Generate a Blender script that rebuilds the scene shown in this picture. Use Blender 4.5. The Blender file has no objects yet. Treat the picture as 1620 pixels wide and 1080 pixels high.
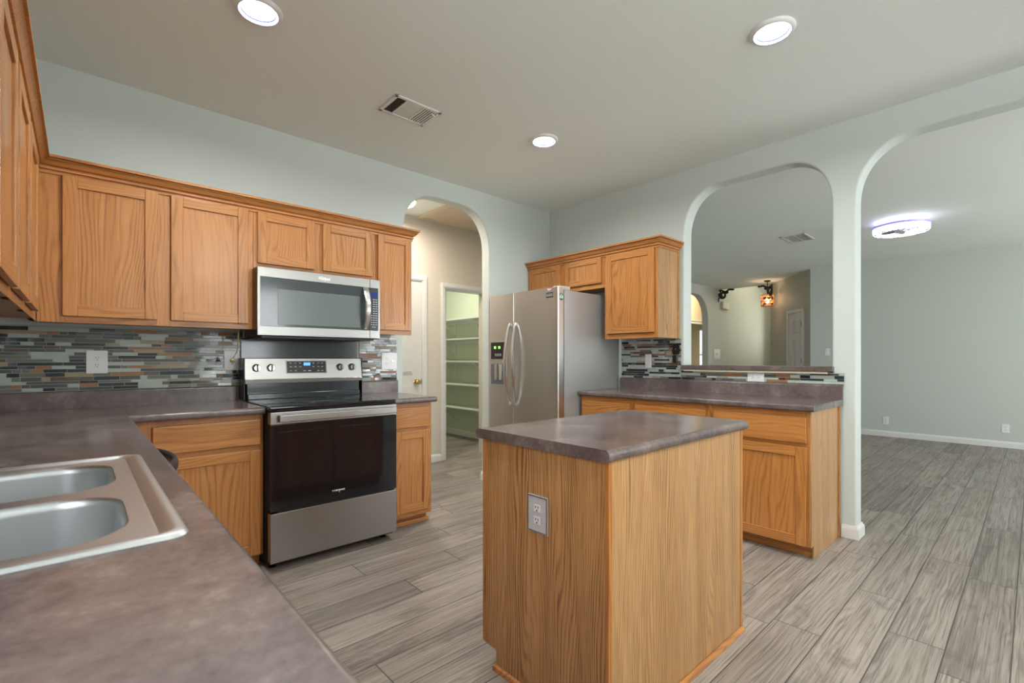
import bpy, bmesh, math, random
from mathutils import Vector, Matrix
random.seed(7)
SC = bpy.context.scene
COL = SC.collection

# ---------------------------------------------------------------- camera
F_PX, CX, HY, YAW, CAM_H = 752.91, 810.5, 567.2, math.radians(47.685), 1.182
cd = bpy.data.cameras.new('camera')
cam = bpy.data.objects.new('camera', cd); COL.objects.link(cam)
cd.sensor_width = 36.0; cd.sensor_fit = 'HORIZONTAL'
cd.lens = 36.0 * F_PX / 1620.0
cd.shift_x = -(CX - 810.0) / 1620.0
cd.shift_y = (HY - 540.0) / 1620.0
cam.location = (0, 0, CAM_H)
cam.rotation_euler = (math.radians(90), 0, YAW - math.radians(90))
cd.clip_start = 0.02; cd.clip_end = 200
cd.dof.use_dof = True; cd.dof.focus_distance = 3.2; cd.dof.aperture_fstop = 5.0
SC.camera = cam

# ---------------------------------------------------------------- view, world, daylight
SC.view_settings.view_transform = 'Standard'
try: SC.view_settings.look = 'None'
except Exception: pass
SC.view_settings.exposure = 0.26
SC.view_settings.gamma = 1.0
SC.view_settings.use_curve_mapping = False
W = bpy.data.worlds.new('sky'); SC.world = W; W.use_nodes = True
bg = W.node_tree.nodes['Background']
bg.inputs[0].default_value = (0.86, 0.93, 1.0, 1); bg.inputs[1].default_value = 1.6

def area(name, loc, rot, sx, sy, power, color=(1, 1, 1), shape='RECTANGLE', spread=180):
    l = bpy.data.lights.new(name, 'AREA'); l.shape = shape; l.size = sx
    if shape in ('RECTANGLE', 'ELLIPSE'): l.size_y = sy
    l.energy = power; l.color = color; l.spread = math.radians(spread)
    o = bpy.data.objects.new(name, l); COL.objects.link(o)
    o.location = loc; o.rotation_euler = rot
    return o
R90 = math.radians(90)
DAY = (0.93, 0.97, 1.0)
# daylight lamps outside the windows, plus added lamps that brighten the rooms
area('daylight_kitchen', (1.93, -2.02, 1.55), (R90, 0, 0), 1.1, 1.6, 40, DAY)
area('added_daylight_sink', (-.75, -.1, 1.62), (R90, 0, -R90), 1.9, 1.1, 19, DAY)  # lamp outside the added left wall window, lights the island side
area('kitchen_ceiling_fill', (1.93, -2.3, 0.45), (math.radians(128), 0, 0), 1.4, .8, 40, (1, .97, .92))  # added lamp tilted upward to brighten the kitchen ceiling
area('added_daylight_living', (6.3, -4.0, 1.5), (R90, 0, 0), 3.4, 1.9, 165, DAY)  # lamp outside the added window that lights the living room
area('living_ceiling_fill', (6.3, -4.3, .3), (math.radians(128), 0, 0), 3.4, 1.0, 170, (1, .98, .92))  # added lamp tilted upward to brighten the living room ceiling
area('foyer_area', (12.9, 3.9, 1.9), (R90, 0, math.radians(90)), 0.5, 1.2, 10, (1, .97, .85))  # area lamp standing inside the foyer, not behind a window
area('daylight_study', (13.9, 6.75, 1.4), (-R90, 0, 0), 1.0, 1.3, 8, DAY)

# ---------------------------------------------------------------- materials
MATS = {}
def nt(name):
    m = bpy.data.materials.new(name); m.use_nodes = True; MATS[name] = m
    t = m.node_tree; return m, t, t.nodes, t.links, t.nodes['Principled BSDF']
def mat(name, col, rough=0.5, metal=0.0, emit=None, es=0.0, coat=0.0, spec=None):
    m, t, N, L, b = nt(name)
    b.inputs['Base Color'].default_value = (*col, 1)
    b.inputs['Roughness'].default_value = rough
    b.inputs['Metallic'].default_value = metal
    if coat: b.inputs['Coat Weight'].default_value = coat; b.inputs['Coat Roughness'].default_value = 0.05
    if spec is not None: b.inputs['Specular IOR Level'].default_value = spec
    if emit: b.inputs['Emission Color'].default_value = (*emit, 1); b.inputs['Emission Strength'].default_value = es
    return m
def node(N, typ, **kw):
    n = N.new(typ)
    for k, v in kw.items(): setattr(n, k, v)
    return n
def math_n(N, L, op, a, b=None, c=None):
    n = N.new('ShaderNodeMath'); n.operation = op
    for i, v in enumerate((a, b, c)):
        if v is None: continue
        if isinstance(v, (int, float)): n.inputs[i].default_value = v
        else: L.new(v, n.inputs[i])
    return n.outputs[0]
def ramp(N, L, fac, stops, interp='LINEAR'):
    r = N.new('ShaderNodeValToRGB'); r.color_ramp.interpolation = interp
    e = r.color_ramp.elements
    while len(e) < len(stops): e.new(0.5)
    for el, (p, c) in zip(e, stops): el.position = p; el.color = (*c, 1)
    L.new(fac, r.inputs[0]); return r.outputs[0]
def mixc(N, L, fac, a, b, mode='MIX'):
    n = N.new('ShaderNodeMix'); n.data_type = 'RGBA'; n.blend_type = mode
    for i, v in ((0, fac), (6, a), (7, b)):
        if isinstance(v, (int, float)): n.inputs[i].default_value = v
        elif isinstance(v, tuple): n.inputs[i].default_value = (*v, 1)
        else: L.new(v, n.inputs[i])
    return n.outputs[2]
def noise(N, L, vec, scale, detail=3, rough=0.55, dist=0.0):
    n = N.new('ShaderNodeTexNoise'); n.inputs['Scale'].default_value = scale
    n.inputs['Detail'].default_value = detail; n.inputs['Roughness'].default_value = rough
    n.inputs['Distortion'].default_value = dist
    if vec is not None: L.new(vec, n.inputs['Vector'])
    return n.outputs[0]
def objvec(N, L, scale=(1, 1, 1), rand=0.0):
    tc = N.new('ShaderNodeTexCoord'); mp = N.new('ShaderNodeMapping')
    mp.inputs['Scale'].default_value = scale
    v = tc.outputs['Object']
    if rand:
        oi = N.new('ShaderNodeObjectInfo'); a = N.new('ShaderNodeVectorMath'); a.operation = 'ADD'
        k = math_n(N, L, 'MULTIPLY', oi.outputs['Random'], rand)
        L.new(v, a.inputs[0]); L.new(k, a.inputs[1]); v = a.outputs[0]
    L.new(v, mp.inputs['Vector']); return mp.outputs[0]
def bump(N, L, b, h, strength=0.2, dist=0.002):
    n = N.new('ShaderNodeBump'); n.inputs['Strength'].default_value = strength
    n.inputs['Distance'].default_value = dist
    L.new(h, n.inputs['Height']); L.new(n.outputs[0], b.inputs['Normal'])

def oak(name, axis, light, mid, dark, freq=330.0, warp=52.0, contrast=0.55, pore=0.5, rough=0.36):
    # growth rings: stripes across the grain, bent by slow noise into cathedral figures, broken up by fine pores
    m, t, N, L, b = nt(name)
    ix = 'xyz'.index(axis)
    def st(across, along): s = [across] * 3; s[ix] = along; return tuple(s)
    v = objvec(N, L, (1, 1, 1), 7.0)
    sp = N.new('ShaderNodeSeparateXYZ'); L.new(v, sp.inputs[0])
    o = [k for k in range(3) if k != ix]
    ac = math_n(N, L, 'ADD', sp.outputs[o[0]], sp.outputs[o[1]])
    slow = noise(N, L, objvec(N, L, st(4.2, 0.75), 7.0), 1.0, 2, 0.5, 0.2)
    wob = noise(N, L, objvec(N, L, st(30, 3.0), 7.0), 1.0, 2, 0.5)
    ph = math_n(N, L, 'ADD', math_n(N, L, 'MULTIPLY', ac, freq), math_n(N, L, 'MULTIPLY', slow, warp * 2))
    ph = math_n(N, L, 'ADD', ph, math_n(N, L, 'MULTIPLY', wob, 5.0))
    ring = math_n(N, L, 'MULTIPLY_ADD', math_n(N, L, 'SINE', ph), 0.5, 0.5)
    line = math_n(N, L, 'POWER', ring, 2.2)
    amp = ramp(N, L, noise(N, L, objvec(N, L, st(11, 1.0), 7.0), 1.0, 2, 0.5), [(0.32, (0.25, 0.25, 0.25)), (0.62, (1, 1, 1))])
    n2 = noise(N, L, objvec(N, L, st(330, 7.0), 7.0), 1.0, 2, 0.6)
    n3 = noise(N, L, objvec(N, L, st(22, 0.9), 7.0), 1.0, 3, 0.6)
    c = ramp(N, L, n3, [(0.3, mid), (0.7, light)])
    po = ramp(N, L, n2, [(0.40, (1, 1, 1)), (0.58, (0, 0, 0))])
    f = math_n(N, L, 'MULTIPLY', math_n(N, L, 'MULTIPLY', line, amp), math_n(N, L, 'MULTIPLY_ADD', po, 0.5, 0.5))
    c = mixc(N, L, math_n(N, L, 'MULTIPLY', f, contrast), c, dark)
    c = mixc(N, L, math_n(N, L, 'MULTIPLY', po, pore * 0.4), c, dark)
    L.new(c, b.inputs['Base Color']); b.inputs['Roughness'].default_value = rough
    b.inputs['Coat Weight'].default_value = 0.25; b.inputs['Coat Roughness'].default_value = 0.2
    bump(N, L, b, n2, 0.06, 0.001)
    return m
OL, OM, OD = (0.56, 0.246, 0.070), (0.475, 0.184, 0.040), (0.21, 0.064, 0.011)
OAK = {a: oak('oak_' + a, a, OL, OM, OD, 260.0, 48.0, 0.8, 0.5) for a in 'xyz'}
VEN = oak('oak_veneer', 'z', (0.60, 0.345, 0.145), (0.49, 0.252, 0.088), (0.13, 0.045, 0.010), 520.0, 60.0, 1.0, 0.75, 0.42)

def laminate():
    m, t, N, L, b = nt('laminate_stone')
    v = objvec(N, L)
    a = noise(N, L, v, 5.0, 5, 0.65, 0.6); c2 = noise(N, L, v, 42.0, 4, 0.7)
    f = math_n(N, L, 'ADD', math_n(N, L, 'MULTIPLY', a, 0.72), math_n(N, L, 'MULTIPLY', c2, 0.34))
    c = ramp(N, L, f, [(0.36, (0.075, 0.056, 0.055)), (0.5, (0.130, 0.099, 0.096)), (0.60, (0.172, 0.132, 0.124)), (0.72, (0.25, 0.21, 0.196))])
    L.new(c, b.inputs['Base Color']); b.inputs['Roughness'].default_value = 0.21
    bump(N, L, b, c2, 0.03, 0.001)
    return m
LAM = laminate()

def floor_mat():
    m, t, N, L, b = nt('wood_look_plank_tile')
    tc = N.new('ShaderNodeTexCoord'); sp = N.new('ShaderNodeSeparateXYZ'); L.new(tc.outputs['Object'], sp.inputs[0])
    x, y = sp.outputs[0], sp.outputs[1]
    PW, PL = 0.184, 1.15
    yy = math_n(N, L, 'MULTIPLY_ADD', y, 1 / PW, -0.062 / PW)
    row = math_n(N, L, 'FLOOR', yy)
    wn = node(N, 'ShaderNodeTexWhiteNoise', noise_dimensions='1D'); L.new(row, wn.inputs['W'])
    xo = math_n(N, L, 'ADD', math_n(N, L, 'MULTIPLY', x, 1 / PL), math_n(N, L, 'MULTIPLY', wn.outputs[0], 5.0))
    colm = math_n(N, L, 'FLOOR', xo)
    cv = N.new('ShaderNodeCombineXYZ'); L.new(row, cv.inputs[0]); L.new(colm, cv.inputs[1])
    wi = node(N, 'ShaderNodeTexWhiteNoise', noise_dimensions='2D'); L.new(cv.outputs[0], wi.inputs['Vector'])
    rid = wi.outputs[0]
    fy = math_n(N, L, 'FRACT', yy); fx = math_n(N, L, 'FRACT', xo)
    dy = math_n(N, L, 'MULTIPLY', math_n(N, L, 'MINIMUM', fy, math_n(N, L, 'SUBTRACT', 1.0, fy)), PW)
    dx = math_n(N, L, 'MULTIPLY', math_n(N, L, 'MINIMUM', fx, math_n(N, L, 'SUBTRACT', 1.0, fx)), PL)
    dd = math_n(N, L, 'MINIMUM', dx, dy)
    g = N.new('ShaderNodeMapRange'); g.inputs[1].default_value = 0.0014; g.inputs[2].default_value = 0.0032
    L.new(dd, g.inputs[0]); solid = g.outputs[0]
    def pv(sx, sy):
        c = N.new('ShaderNodeCombineXYZ')
        L.new(math_n(N, L, 'MULTIPLY', x, sx), c.inputs[0]); L.new(math_n(N, L, 'MULTIPLY', y, sy), c.inputs[1])
        L.new(math_n(N, L, 'MULTIPLY', rid, 60.0), c.inputs[2]); return c.outputs[0]
    slow = noise(N, L, pv(1.1, 9.0), 1.0, 2, 0.5, 0.3)
    ring = math_n(N, L, 'MULTIPLY_ADD', math_n(N, L, 'SINE', math_n(N, L, 'ADD', math_n(N, L, 'MULTIPLY', y, 330.0), math_n(N, L, 'MULTIPLY', slow, 55.0))), 0.5, 0.5)
    amp = ramp(N, L, noise(N, L, pv(1.6, 8.0), 1.0, 2, 0.5), [(0.44, (0, 0, 0)), (0.64, (1, 1, 1))])
    ring = math_n(N, L, 'MULTIPLY', math_n(N, L, 'POWER', ring, 1.8), amp)
    n2 = noise(N, L, pv(3.2, 170.0), 1.0, 3, 0.6)
    n3 = noise(N, L, pv(2.4, 7.0), 1.0, 5, 0.7, 0.5)
    n4 = noise(N, L, pv(0.9, 42.0), 1.0, 4, 0.6)
    base = ramp(N, L, rid, [(0.0, (0.20, 0.168, 0.145)), (0.3, (0.315, 0.258, 0.22)), (0.55, (0.245, 0.217, 0.19)), (0.8, (0.36, 0.30, 0.26)), (1.0, (0.31, 0.272, 0.242))])
    c = mixc(N, L, math_n(N, L, 'MULTIPLY', ramp(N, L, n4, [(0.42, (0, 0, 0)), (0.62, (1, 1, 1))]), 0.5), base, (0.42, 0.375, 0.34))
    c = mixc(N, L, math_n(N, L, 'MULTIPLY', ring, 0.5), c, (0.075, 0.06, 0.052))
    c = mixc(N, L, math_n(N, L, 'MULTIPLY', ramp(N, L, n2, [(0.50, (0, 0, 0)), (0.64, (1, 1, 1))]), 0.65), c, (0.09, 0.074, 0.064))
    c = mixc(N, L, math_n(N, L, 'MULTIPLY', ramp(N, L, n3, [(0.54, (0, 0, 0)), (0.72, (1, 1, 1))]), 0.72), c, (0.09, 0.082, 0.077))
    c = mixc(N, L, solid, (0.06, 0.056, 0.052), c)
    L.new(c, b.inputs['Base Color'])
    L.new(math_n(N, L, 'MULTIPLY_ADD', n2, 0.2, 0.36), b.inputs['Roughness'])
    bump(N, L, b, math_n(N, L, 'ADD', math_n(N, L, 'MULTIPLY', n2, 0.15), solid), 0.25, 0.0015)
    return m
FLOOR = floor_mat()

def paint(name, col, scale=150.0, strength=0.12, rough=0.6):
    m, t, N, L, b = nt(name)
    v = objvec(N, L); h = noise(N, L, v, scale, 3, 0.6)
    b.inputs['Base Color'].default_value = (*col, 1); b.inputs['Roughness'].default_value = rough
    b.inputs['Specular IOR Level'].default_value = 0.3
    bump(N, L, b, h, strength, 0.003)
    return m
WALL = paint('pale_sage_wall_paint', (0.60, 0.65, 0.625))
WALLG = paint('grey_green_wall_paint', (0.54, 0.575, 0.53))
CEIL = paint('ceiling_paint', (0.80, 0.845, 0.81), 70.0, 0.6, 0.75)
PEACH = paint('peach_wall_paint', (0.66, 0.55, 0.40))
TAUPE = paint('taupe_wall_paint', (0.46, 0.45, 0.40))
PANTRY = paint('pantry_paint', (0.62, 0.66, 0.52))
TRIM = mat('white_trim_paint', (0.72, 0.71, 0.69), 0.35)
DOORW = mat('white_door_paint', (0.68, 0.66, 0.63), 0.4)
PLAST = mat('white_plastic', (0.78, 0.78, 0.80), 0.3)
SHELFM = mat('shelf_white_paint', (0.74, 0.75, 0.70), 0.45)
SLOT = mat('dark_slot', (0.02, 0.02, 0.025), 0.5)
BLACK = mat('black_enamel', (0.012, 0.012, 0.014), 0.25)
BLKGL = mat('black_glass', (0.008, 0.008, 0.010), 0.06, 0, None, 0, 0.0, 0.6)
BLKPAN = mat('black_gloss_panel', (0.022, 0.030, 0.036), 0.13, 0, None, 0, 0.0, 0.8)
OVENIN = mat('oven_interior', (0.02, 0.010, 0.007), 0.5)
MWGL = mat('microwave_smoked_glass', (0.05, 0.062, 0.068), 0.10, 0, None, 0, 0.0, 1.0)
MWIN = mat('microwave_window_reflection', (0.12, 0.145, 0.14), 0.22, 0, None, 0, 0.0, 0.9)  # base colour lightened to stand for the room reflected in the window
CHROME = mat('chrome', (0.75, 0.75, 0.77), 0.08, 1.0)
BRASS = mat('polished_brass', (0.62, 0.42, 0.14), 0.15, 1.0)
BRONZE = mat('dark_iron', (0.012, 0.011, 0.011), 0.45)
HINGE = mat('aged_hinge', (0.20, 0.15, 0.08), 0.35, 0.8)
GROUT = mat('pale_grout', (0.42, 0.43, 0.40), 0.8)
BLUED = mat('blue_display', (0.02, 0.06, 0.3), 0.3, 0, (0.05, 0.22, 1.0), 2.5)
BLUEDIM = mat('dim_blue_display', (0.012, 0.02, 0.10), 0.15, 0, (0.02, 0.05, 0.4), 0.25)
GREENL = mat('green_indicator', (0.05, 0.3, 0.02), 0.4, 0, (0.25, 1.0, 0.08), 2.0)
INK = mat('pale_legend_ink', (0.55, 0.56, 0.58), 0.5)
LOGO = mat('silver_lettering', (0.78, 0.78, 0.78), 0.3, 0.5)
LEDM = mat('downlight_lens', (0.9, 0.9, 0.92), 0.4, 0, (0.97, 0.98, 1.0), 9.0)
RINGB = mat('bluish_reflector', (0.20, 0.24, 0.42), 0.3)
BULB = mat('warm_bulb', (1, .8, .5), 0.4, 0, (1.0, 0.72, 0.38), 30.0)
HALLB = mat('hall_lamp_glass', (1, .95, .85), 0.4, 0, (1.0, 0.88, 0.72), 6.0)
FANL = mat('fan_light_acrylic', (0.9, 0.9, 0.95), 0.3, 0, (0.95, 0.95, 1.0), 2.2)
FANP = mat('lilac_rim', (0.30, 0.26, 0.62), 0.3, 0, (0.4, 0.3, 1.0), 0.4)
FANS = mat('fan_silver', (0.55, 0.55, 0.55), 0.35, 0.6)
FANBL = mat('fan_blade_smoke', (0.20, 0.19, 0.24), 0.4)
AMBER = mat('amber_shade_strips', (0.45, 0.16, 0.05), 0.35, 0, (1.0, 0.35, 0.08), 0.5)
HATCH = paint('hatch_panel_tan', (0.62, 0.50, 0.40), 60.0, 0.4, 0.8)
BLIND = mat('white_blind_slats', (0.80, 0.80, 0.80), 0.45)
CREAM = mat('unpainted_pale_wood', (0.66, 0.58, 0.44), 0.5)
DKRUB = mat('dark_gasket', (0.10, 0.10, 0.105), 0.5)
PINK = mat('pink_sticker', (0.70, 0.42, 0.55), 0.5)
WHITEST = mat('white_sticker', (0.72, 0.74, 0.72), 0.5)
GREENST = mat('dark_green_sticker', (0.015, 0.12, 0.09), 0.5)
BADGE = mat('dark_badge', (0.05, 0.035, 0.035), 0.3)
STRING = mat('tan_cord', (0.40, 0.30, 0.17), 0.7)
GRASS = paint('lawn', (0.14, 0.22, 0.07), 20, 0.5, 0.9)

def steel(name, col=(0.56, 0.55, 0.54), axis='x', rough=0.30):
    m, t, N, L, b = nt(name)
    s = [220.0] * 3; s['xyz'.index(axis)] = 2.5
    n1 = noise(N, L, objvec(N, L, tuple(s)), 1.0, 2, 0.6)
    L.new(math_n(N, L, 'MULTIPLY_ADD', n1, 0.07, rough - 0.035), b.inputs['Roughness'])
    b.inputs['Base Color'].default_value = (*col, 1); b.inputs['Metallic'].default_value = 1.0
    return m
STEELX = steel('brushed_steel', (.37, .362, .35), 'x', .33)
STEELY = steel('fridge_steel', (0.57, 0.545, 0.52), 'y', 0.30)
STEELS = mat('fridge_side_grey', (0.38, 0.375, 0.37), 0.42, 0.3)
SINKM = steel('sink_steel', (0.60, 0.615, 0.63), 'y', 0.36)
DWM = mat('dark_grey_handle', (0.055, 0.06, 0.065), 0.32, 0.4)

steel('handle_steel', (.70, .70, .70), 'z', .22)
def glass_pane():
    m, t, N, L, b = nt('window_glass')
    out = N['Material Output']; tr = N.new('ShaderNodeBsdfTransparent'); gl = N.new('ShaderNodeBsdfGlossy')
    gl.inputs['Roughness'].default_value = 0.02; mx = N.new('ShaderNodeMixShader'); mx.inputs[0].default_value = 0.07
    L.new(tr.outputs[0], mx.inputs[1]); L.new(gl.outputs[0], mx.inputs[2]); L.new(mx.outputs[0], out.inputs['Surface'])
    return m
GLASS = glass_pane()
TILES = [mat('tile_charcoal', (0.022, 0.028, 0.033), 0.06, 0, None, 0, 0, 0.5),
         mat('tile_slate', (0.085, 0.092, 0.088), 0.07, 0, None, 0, 0, 0.5),
         mat('tile_olive_grey', (0.16, 0.16, 0.135), 0.18),
         mat('tile_pale_sage', (0.44, 0.50, 0.46), 0.07, 0, None, 0, 0, 0.5),
         mat('tile_tan_stone', (0.34, 0.27, 0.17), 0.4),
         mat('tile_rust_stone', (0.30, 0.13, 0.05), 0.4),
         mat('tile_brown', (0.12, 0.08, 0.05), 0.25), GROUT]

# ---------------------------------------------------------------- mesh builder
def clean(bm):
    bmesh.ops.recalc_face_normals(bm, faces=bm.faces[:])
class MB:
    def __init__(s): s.bm = bmesh.new()
    def take(s, tmp, mi=0):
        for f in tmp.faces: f.material_index = mi
        me = bpy.data.meshes.new('t'); tmp.to_mesh(me); tmp.free()
        s.bm.from_mesh(me); bpy.data.meshes.remove(me); return s
    def box(s, x0, x1, y0, y1, z0, z1, bev=0.0, mi=0, seg=2):
        t = bmesh.new(); bmesh.ops.create_cube(t, size=1)
        a = Vector((min(x0, x1), min(y0, y1), min(z0, z1))); b = Vector((max(x0, x1), max(y0, y1), max(z0, z1)))
        for v in t.verts: v.co = Vector([a[i] + (v.co[i] + .5) * (b[i] - a[i]) for i in range(3)])
        if bev > 0:
            bev = min(bev, 0.45 * min(b - a))
            bmesh.ops.bevel(t, geom=t.edges[:], offset=bev, segments=seg, profile=0.5, affect='EDGES')
        return s.take(t, mi)
    def fbox(s, face, plane, u0, u1, w0, w1, z0, z1, bev=0.0, mi=0):
        if face == '-y': return s.box(u0, u1, plane - w1, plane - w0, z0, z1, bev, mi)
        if face == '+y': return s.box(u0, u1, plane + w0, plane + w1, z0, z1, bev, mi)
        if face == '-x': return s.box(plane - w1, plane - w0, u0, u1, z0, z1, bev, mi)
        return s.box(plane + w0, plane + w1, u0, u1, z0, z1, bev, mi)
    def prism(s, poly, axis, a0, a1, mi=0, bev=None, seg=3):
        t = bmesh.new()
        def P(p, a):
            return {'x': (a, p[0], p[1]), 'y': (p[0], a, p[1]), 'z': (p[0], p[1], a)}[axis]
        lo = [t.verts.new(P(p, a0)) for p in poly]; hi = [t.verts.new(P(p, a1)) for p in poly]
        n = len(poly); t.faces.new(lo); t.faces.new(hi[::-1])
        for i in range(n): t.faces.new((lo[i], hi[i], hi[(i + 1) % n], lo[(i + 1) % n]))
        clean(t)
        if bev:
            off, test = bev
            es = [e for e in t.edges if test(e.verts[0].co, e.verts[1].co)]
            bmesh.ops.bevel(t, geom=es, offset=off, segments=seg, profile=0.5, affect='EDGES')
        return s.take(t, mi)
    def rings(s, loops, mi=0, closed=True, cap0=True, cap1=True):
        t = bmesh.new(); R = [[t.verts.new(p) for p in lp] for lp in loops]
        for a, b in zip(R[:-1], R[1:]):
            n = len(a)
            for i in range(n if closed else n - 1):
                t.faces.new((a[i], a[(i + 1) % n], b[(i + 1) % n], b[i]))
        if cap0 and closed: t.faces.new(R[0])
        if cap1 and closed: t.faces.new(R[-1][::-1])
        clean(t); return s.take(t, mi)
    def lathe(s, c, prof, mi=0, n=40, axis='z', cap0=True, cap1=True):
        lp = []
        for r, h in prof:
            l = []
            for i in range(n):
                a = 2 * math.pi * i / n; p, q = r * math.cos(a), r * math.sin(a)
                d = {'z': (p, q, h), 'x': (h, p, q), 'y': (p, h, q)}[axis]
                l.append((c[0] + d[0], c[1] + d[1], c[2] + d[2]))
            lp.append(l)
        return s.rings(lp, mi, True, cap0, cap1)
    def tube(s, pts, r, mi=0, n=10, flat=None):
        pts = [Vector(p) for p in pts]; lp = []
        up0 = Vector((0, 0, 1))
        for i, p in enumerate(pts):
            d = (pts[min(i + 1, len(pts) - 1)] - pts[max(i - 1, 0)]).normalized()
            up = up0 if abs(d.dot(up0)) < 0.9 else Vector((1, 0, 0))
            if flat is not None: a = Vector(flat).normalized()
            else: a = d.cross(up).normalized()
            b = a.cross(d).normalized()
            ra, rb = r if isinstance(r, tuple) else (r, r)
            lp.append([p + a * ra * math.cos(2 * math.pi * k / n) + b * rb * math.sin(2 * math.pi * k / n) for k in range(n)])
        return s.rings(lp, mi)
    def sweep(s, path, prof, side=1, mi=0, closed=False):
        # path of (x, y); profile of (offset outward, z); outward is to the right of travel when side is 1
        P = [Vector(p) for p in path]; n = len(P); lp = []
        for i in range(n):
            din = (P[i] - P[i - 1]).normalized() if (i > 0 or closed) else (P[1] - P[0]).normalized()
            dout = (P[(i + 1) % n] - P[i]).normalized() if (i < n - 1 or closed) else din
            n1 = Vector((din.y, -din.x)) * side; n2 = Vector((dout.y, -dout.x)) * side
            m = (n1 + n2).normalized(); m = m / max(0.2, m.dot(n1))
            lp.append([(P[i].x + m.x * o, P[i].y + m.y * o, z) for o, z in prof])
        if closed: lp.append(lp[0])
        return s.rings(lp, mi)

MW = {}
def world(o): return MW.get(o.name, Matrix.Identity(4))
def tagp(o, label=None, cat=None, group=None, kind=None):
    for k, v in (('label', label), ('category', cat), ('group', group), ('kind', kind)):
        if v: o[k] = v
    return o
def thing(name, label, cat, loc, group=None):
    o = bpy.data.objects.new(name, None); o.empty_display_size = 0.05; COL.objects.link(o)
    o.location = loc; MW[o.name] = Matrix.Translation(Vector(loc))
    return tagp(o, label, cat, group)
def finish(name, me, mats, parent=None, loc=None):
    for m in (mats if isinstance(mats, (list, tuple)) else [mats]): me.materials.append(m)
    o = bpy.data.objects.new(name, me); COL.objects.link(o)
    if parent is not None:
        me.transform(world(parent).inverted()); o.parent = parent; MW[o.name] = world(parent)
    elif loc is not None:
        me.transform(Matrix.Translation(-Vector(loc))); o.location = loc; MW[o.name] = Matrix.Translation(Vector(loc))
    me.polygons.foreach_set('use_smooth', [True] * len(me.polygons))
    me.set_sharp_from_angle(angle=math.radians(32))
    me.update()
    w = o.modifiers.new('weighted', 'WEIGHTED_NORMAL'); w.keep_sharp = True; w.weight = 90
    return o
def part(name, mb, mats, parent=None, loc=None, label=None):
    me = bpy.data.meshes.new(name); mb.bm.to_mesh(me); mb.bm.free()
    o = finish(name, me, mats, parent, loc)
    if label: o['label'] = label
    return o
def struct(name, mb, mats, label=None, parent=None):
    o = part(name, mb, mats, parent)
    if parent is None: o['kind'] = 'structure'
    if label: o['label'] = label
    return o
def text_part(name, s, size, face, plane, u, z, m, parent, shear=0.0, ext=0.0008, off=0.0, sx=1.0):
    c = bpy.data.curves.new('txt', 'FONT'); c.body = s; c.size = size; c.extrude = ext; c.shear = shear
    c.align_x = 'CENTER'; c.align_y = 'CENTER'; c.offset = off; c.resolution_u = 3
    o = bpy.data.objects.new('txt', c); COL.objects.link(o)
    bpy.context.view_layer.update()
    me = bpy.data.meshes.new_from_object(o.evaluated_get(bpy.context.evaluated_depsgraph_get()))
    bpy.data.objects.remove(o); bpy.data.curves.remove(c)
    # face: text reads left to right as seen from the front
    ang = {'-y': 0, '-x': -math.pi / 2, '+x': math.pi / 2}[face]
    loc = {'-y': (u, plane, z), '-x': (plane, u, z), '+x': (plane, u, z)}[face]
    me.transform(Matrix.Translation(loc) @ Matrix.Rotation(ang, 4, 'Z') @ Matrix.Scale(sx, 4, (1, 0, 0)) @ Matrix.Rotation(R90, 4, 'X'))
    return finish(name, me, m, parent)

def copy_tree(o, parent=None):
    c = o.copy(); COL.objects.link(c)
    if parent is not None: c.parent = parent
    for ch in list(o.children): copy_tree(ch, c)
    return c

# ================================================================ STRUCTURE
ZK, ZL = 2.758, 2.69                 # kitchen and living ceilings
XC, YA, XB = -0.455, 3.53, 3.76      # sink wall, range wall, fridge wall planes
YBK = -1.75                          # wall behind the camera
YF = -3.6                            # living room wall with the added window
XF = 9.1                             # far living room wall
YD = 4.62                            # living room side wall
XH = 10.3                            # foyer edge

struct('floor', MB().box(-0.7, 15.2, -4.0, 7.6, -0.1, 0.0), FLOOR)
struct('ceiling', MB().box(-0.65, 3.83, -1.95, 3.59, ZK, ZK + .15), CEIL)
struct('ceiling.001', MB().box(0.3, 4.6, 3.59, 7.2, ZK, ZK + .15), CEIL)
struct('ceiling.002', MB().box(3.83, XH, -3.85, 4.68, ZL, ZL + .22), CEIL)
struct('ceiling.003', MB().box(XH - .05, 13.8, 2.2, 4.70, 3.45, 3.6), CEIL)
struct('ceiling.004', MB().box(7.9, 15.1, 4.74, 7.5, 2.9, 3.05), CEIL)

def arch_corner(c0, c1, z0, z1, n=14, ex=2.25):
    # quarter curve from (c0, z0) going up to (c1, z1)
    out = []
    for i in range(n + 1):
        a = math.pi / 2 * i / n
        ca, sa = math.cos(a) ** (2 / ex), math.sin(a) ** (2 / ex)
        out.append((c1 + (c0 - c1) * ca, z0 + (z1 - z0) * sa))
    return out
def arch_edges(ax, u0, u1, ztop, zbase=-1):
    def test(a, b):
        # long opening edges only: both ends on one face of the wall, inside the opening outline
        if abs(a[ax] - b[ax]) > 1e-5: return False
        k = 1 - ax
        for p in (a, b):
            if not (u0 - 1e-4 <= p[k] <= u1 + 1e-4 and p.z <= ztop + 1e-4): return False
        if abs(a.z - b.z) < 1e-6 and a.z < 1e-4: return False
        return True
    return test
# range wall with the hall arch
A0, A1, AT = 1.99, 2.915, 2.593
pl = [(XC - .15, 0), (A0, 0)] + arch_corner(A0, A0 + .33, 2.22, AT) + arch_corner(A1, A1 - .34, 2.2, AT)[::-1] + [(A1, 0), (XB + .135, 0), (XB + .135, ZK + .1), (XC - .15, ZK + .1)]
struct('wall_back', MB().prism(pl, 'y', YA, YA + .12, 0, (0.014, arch_edges(1, A0, A1, AT))), WALL)
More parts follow.
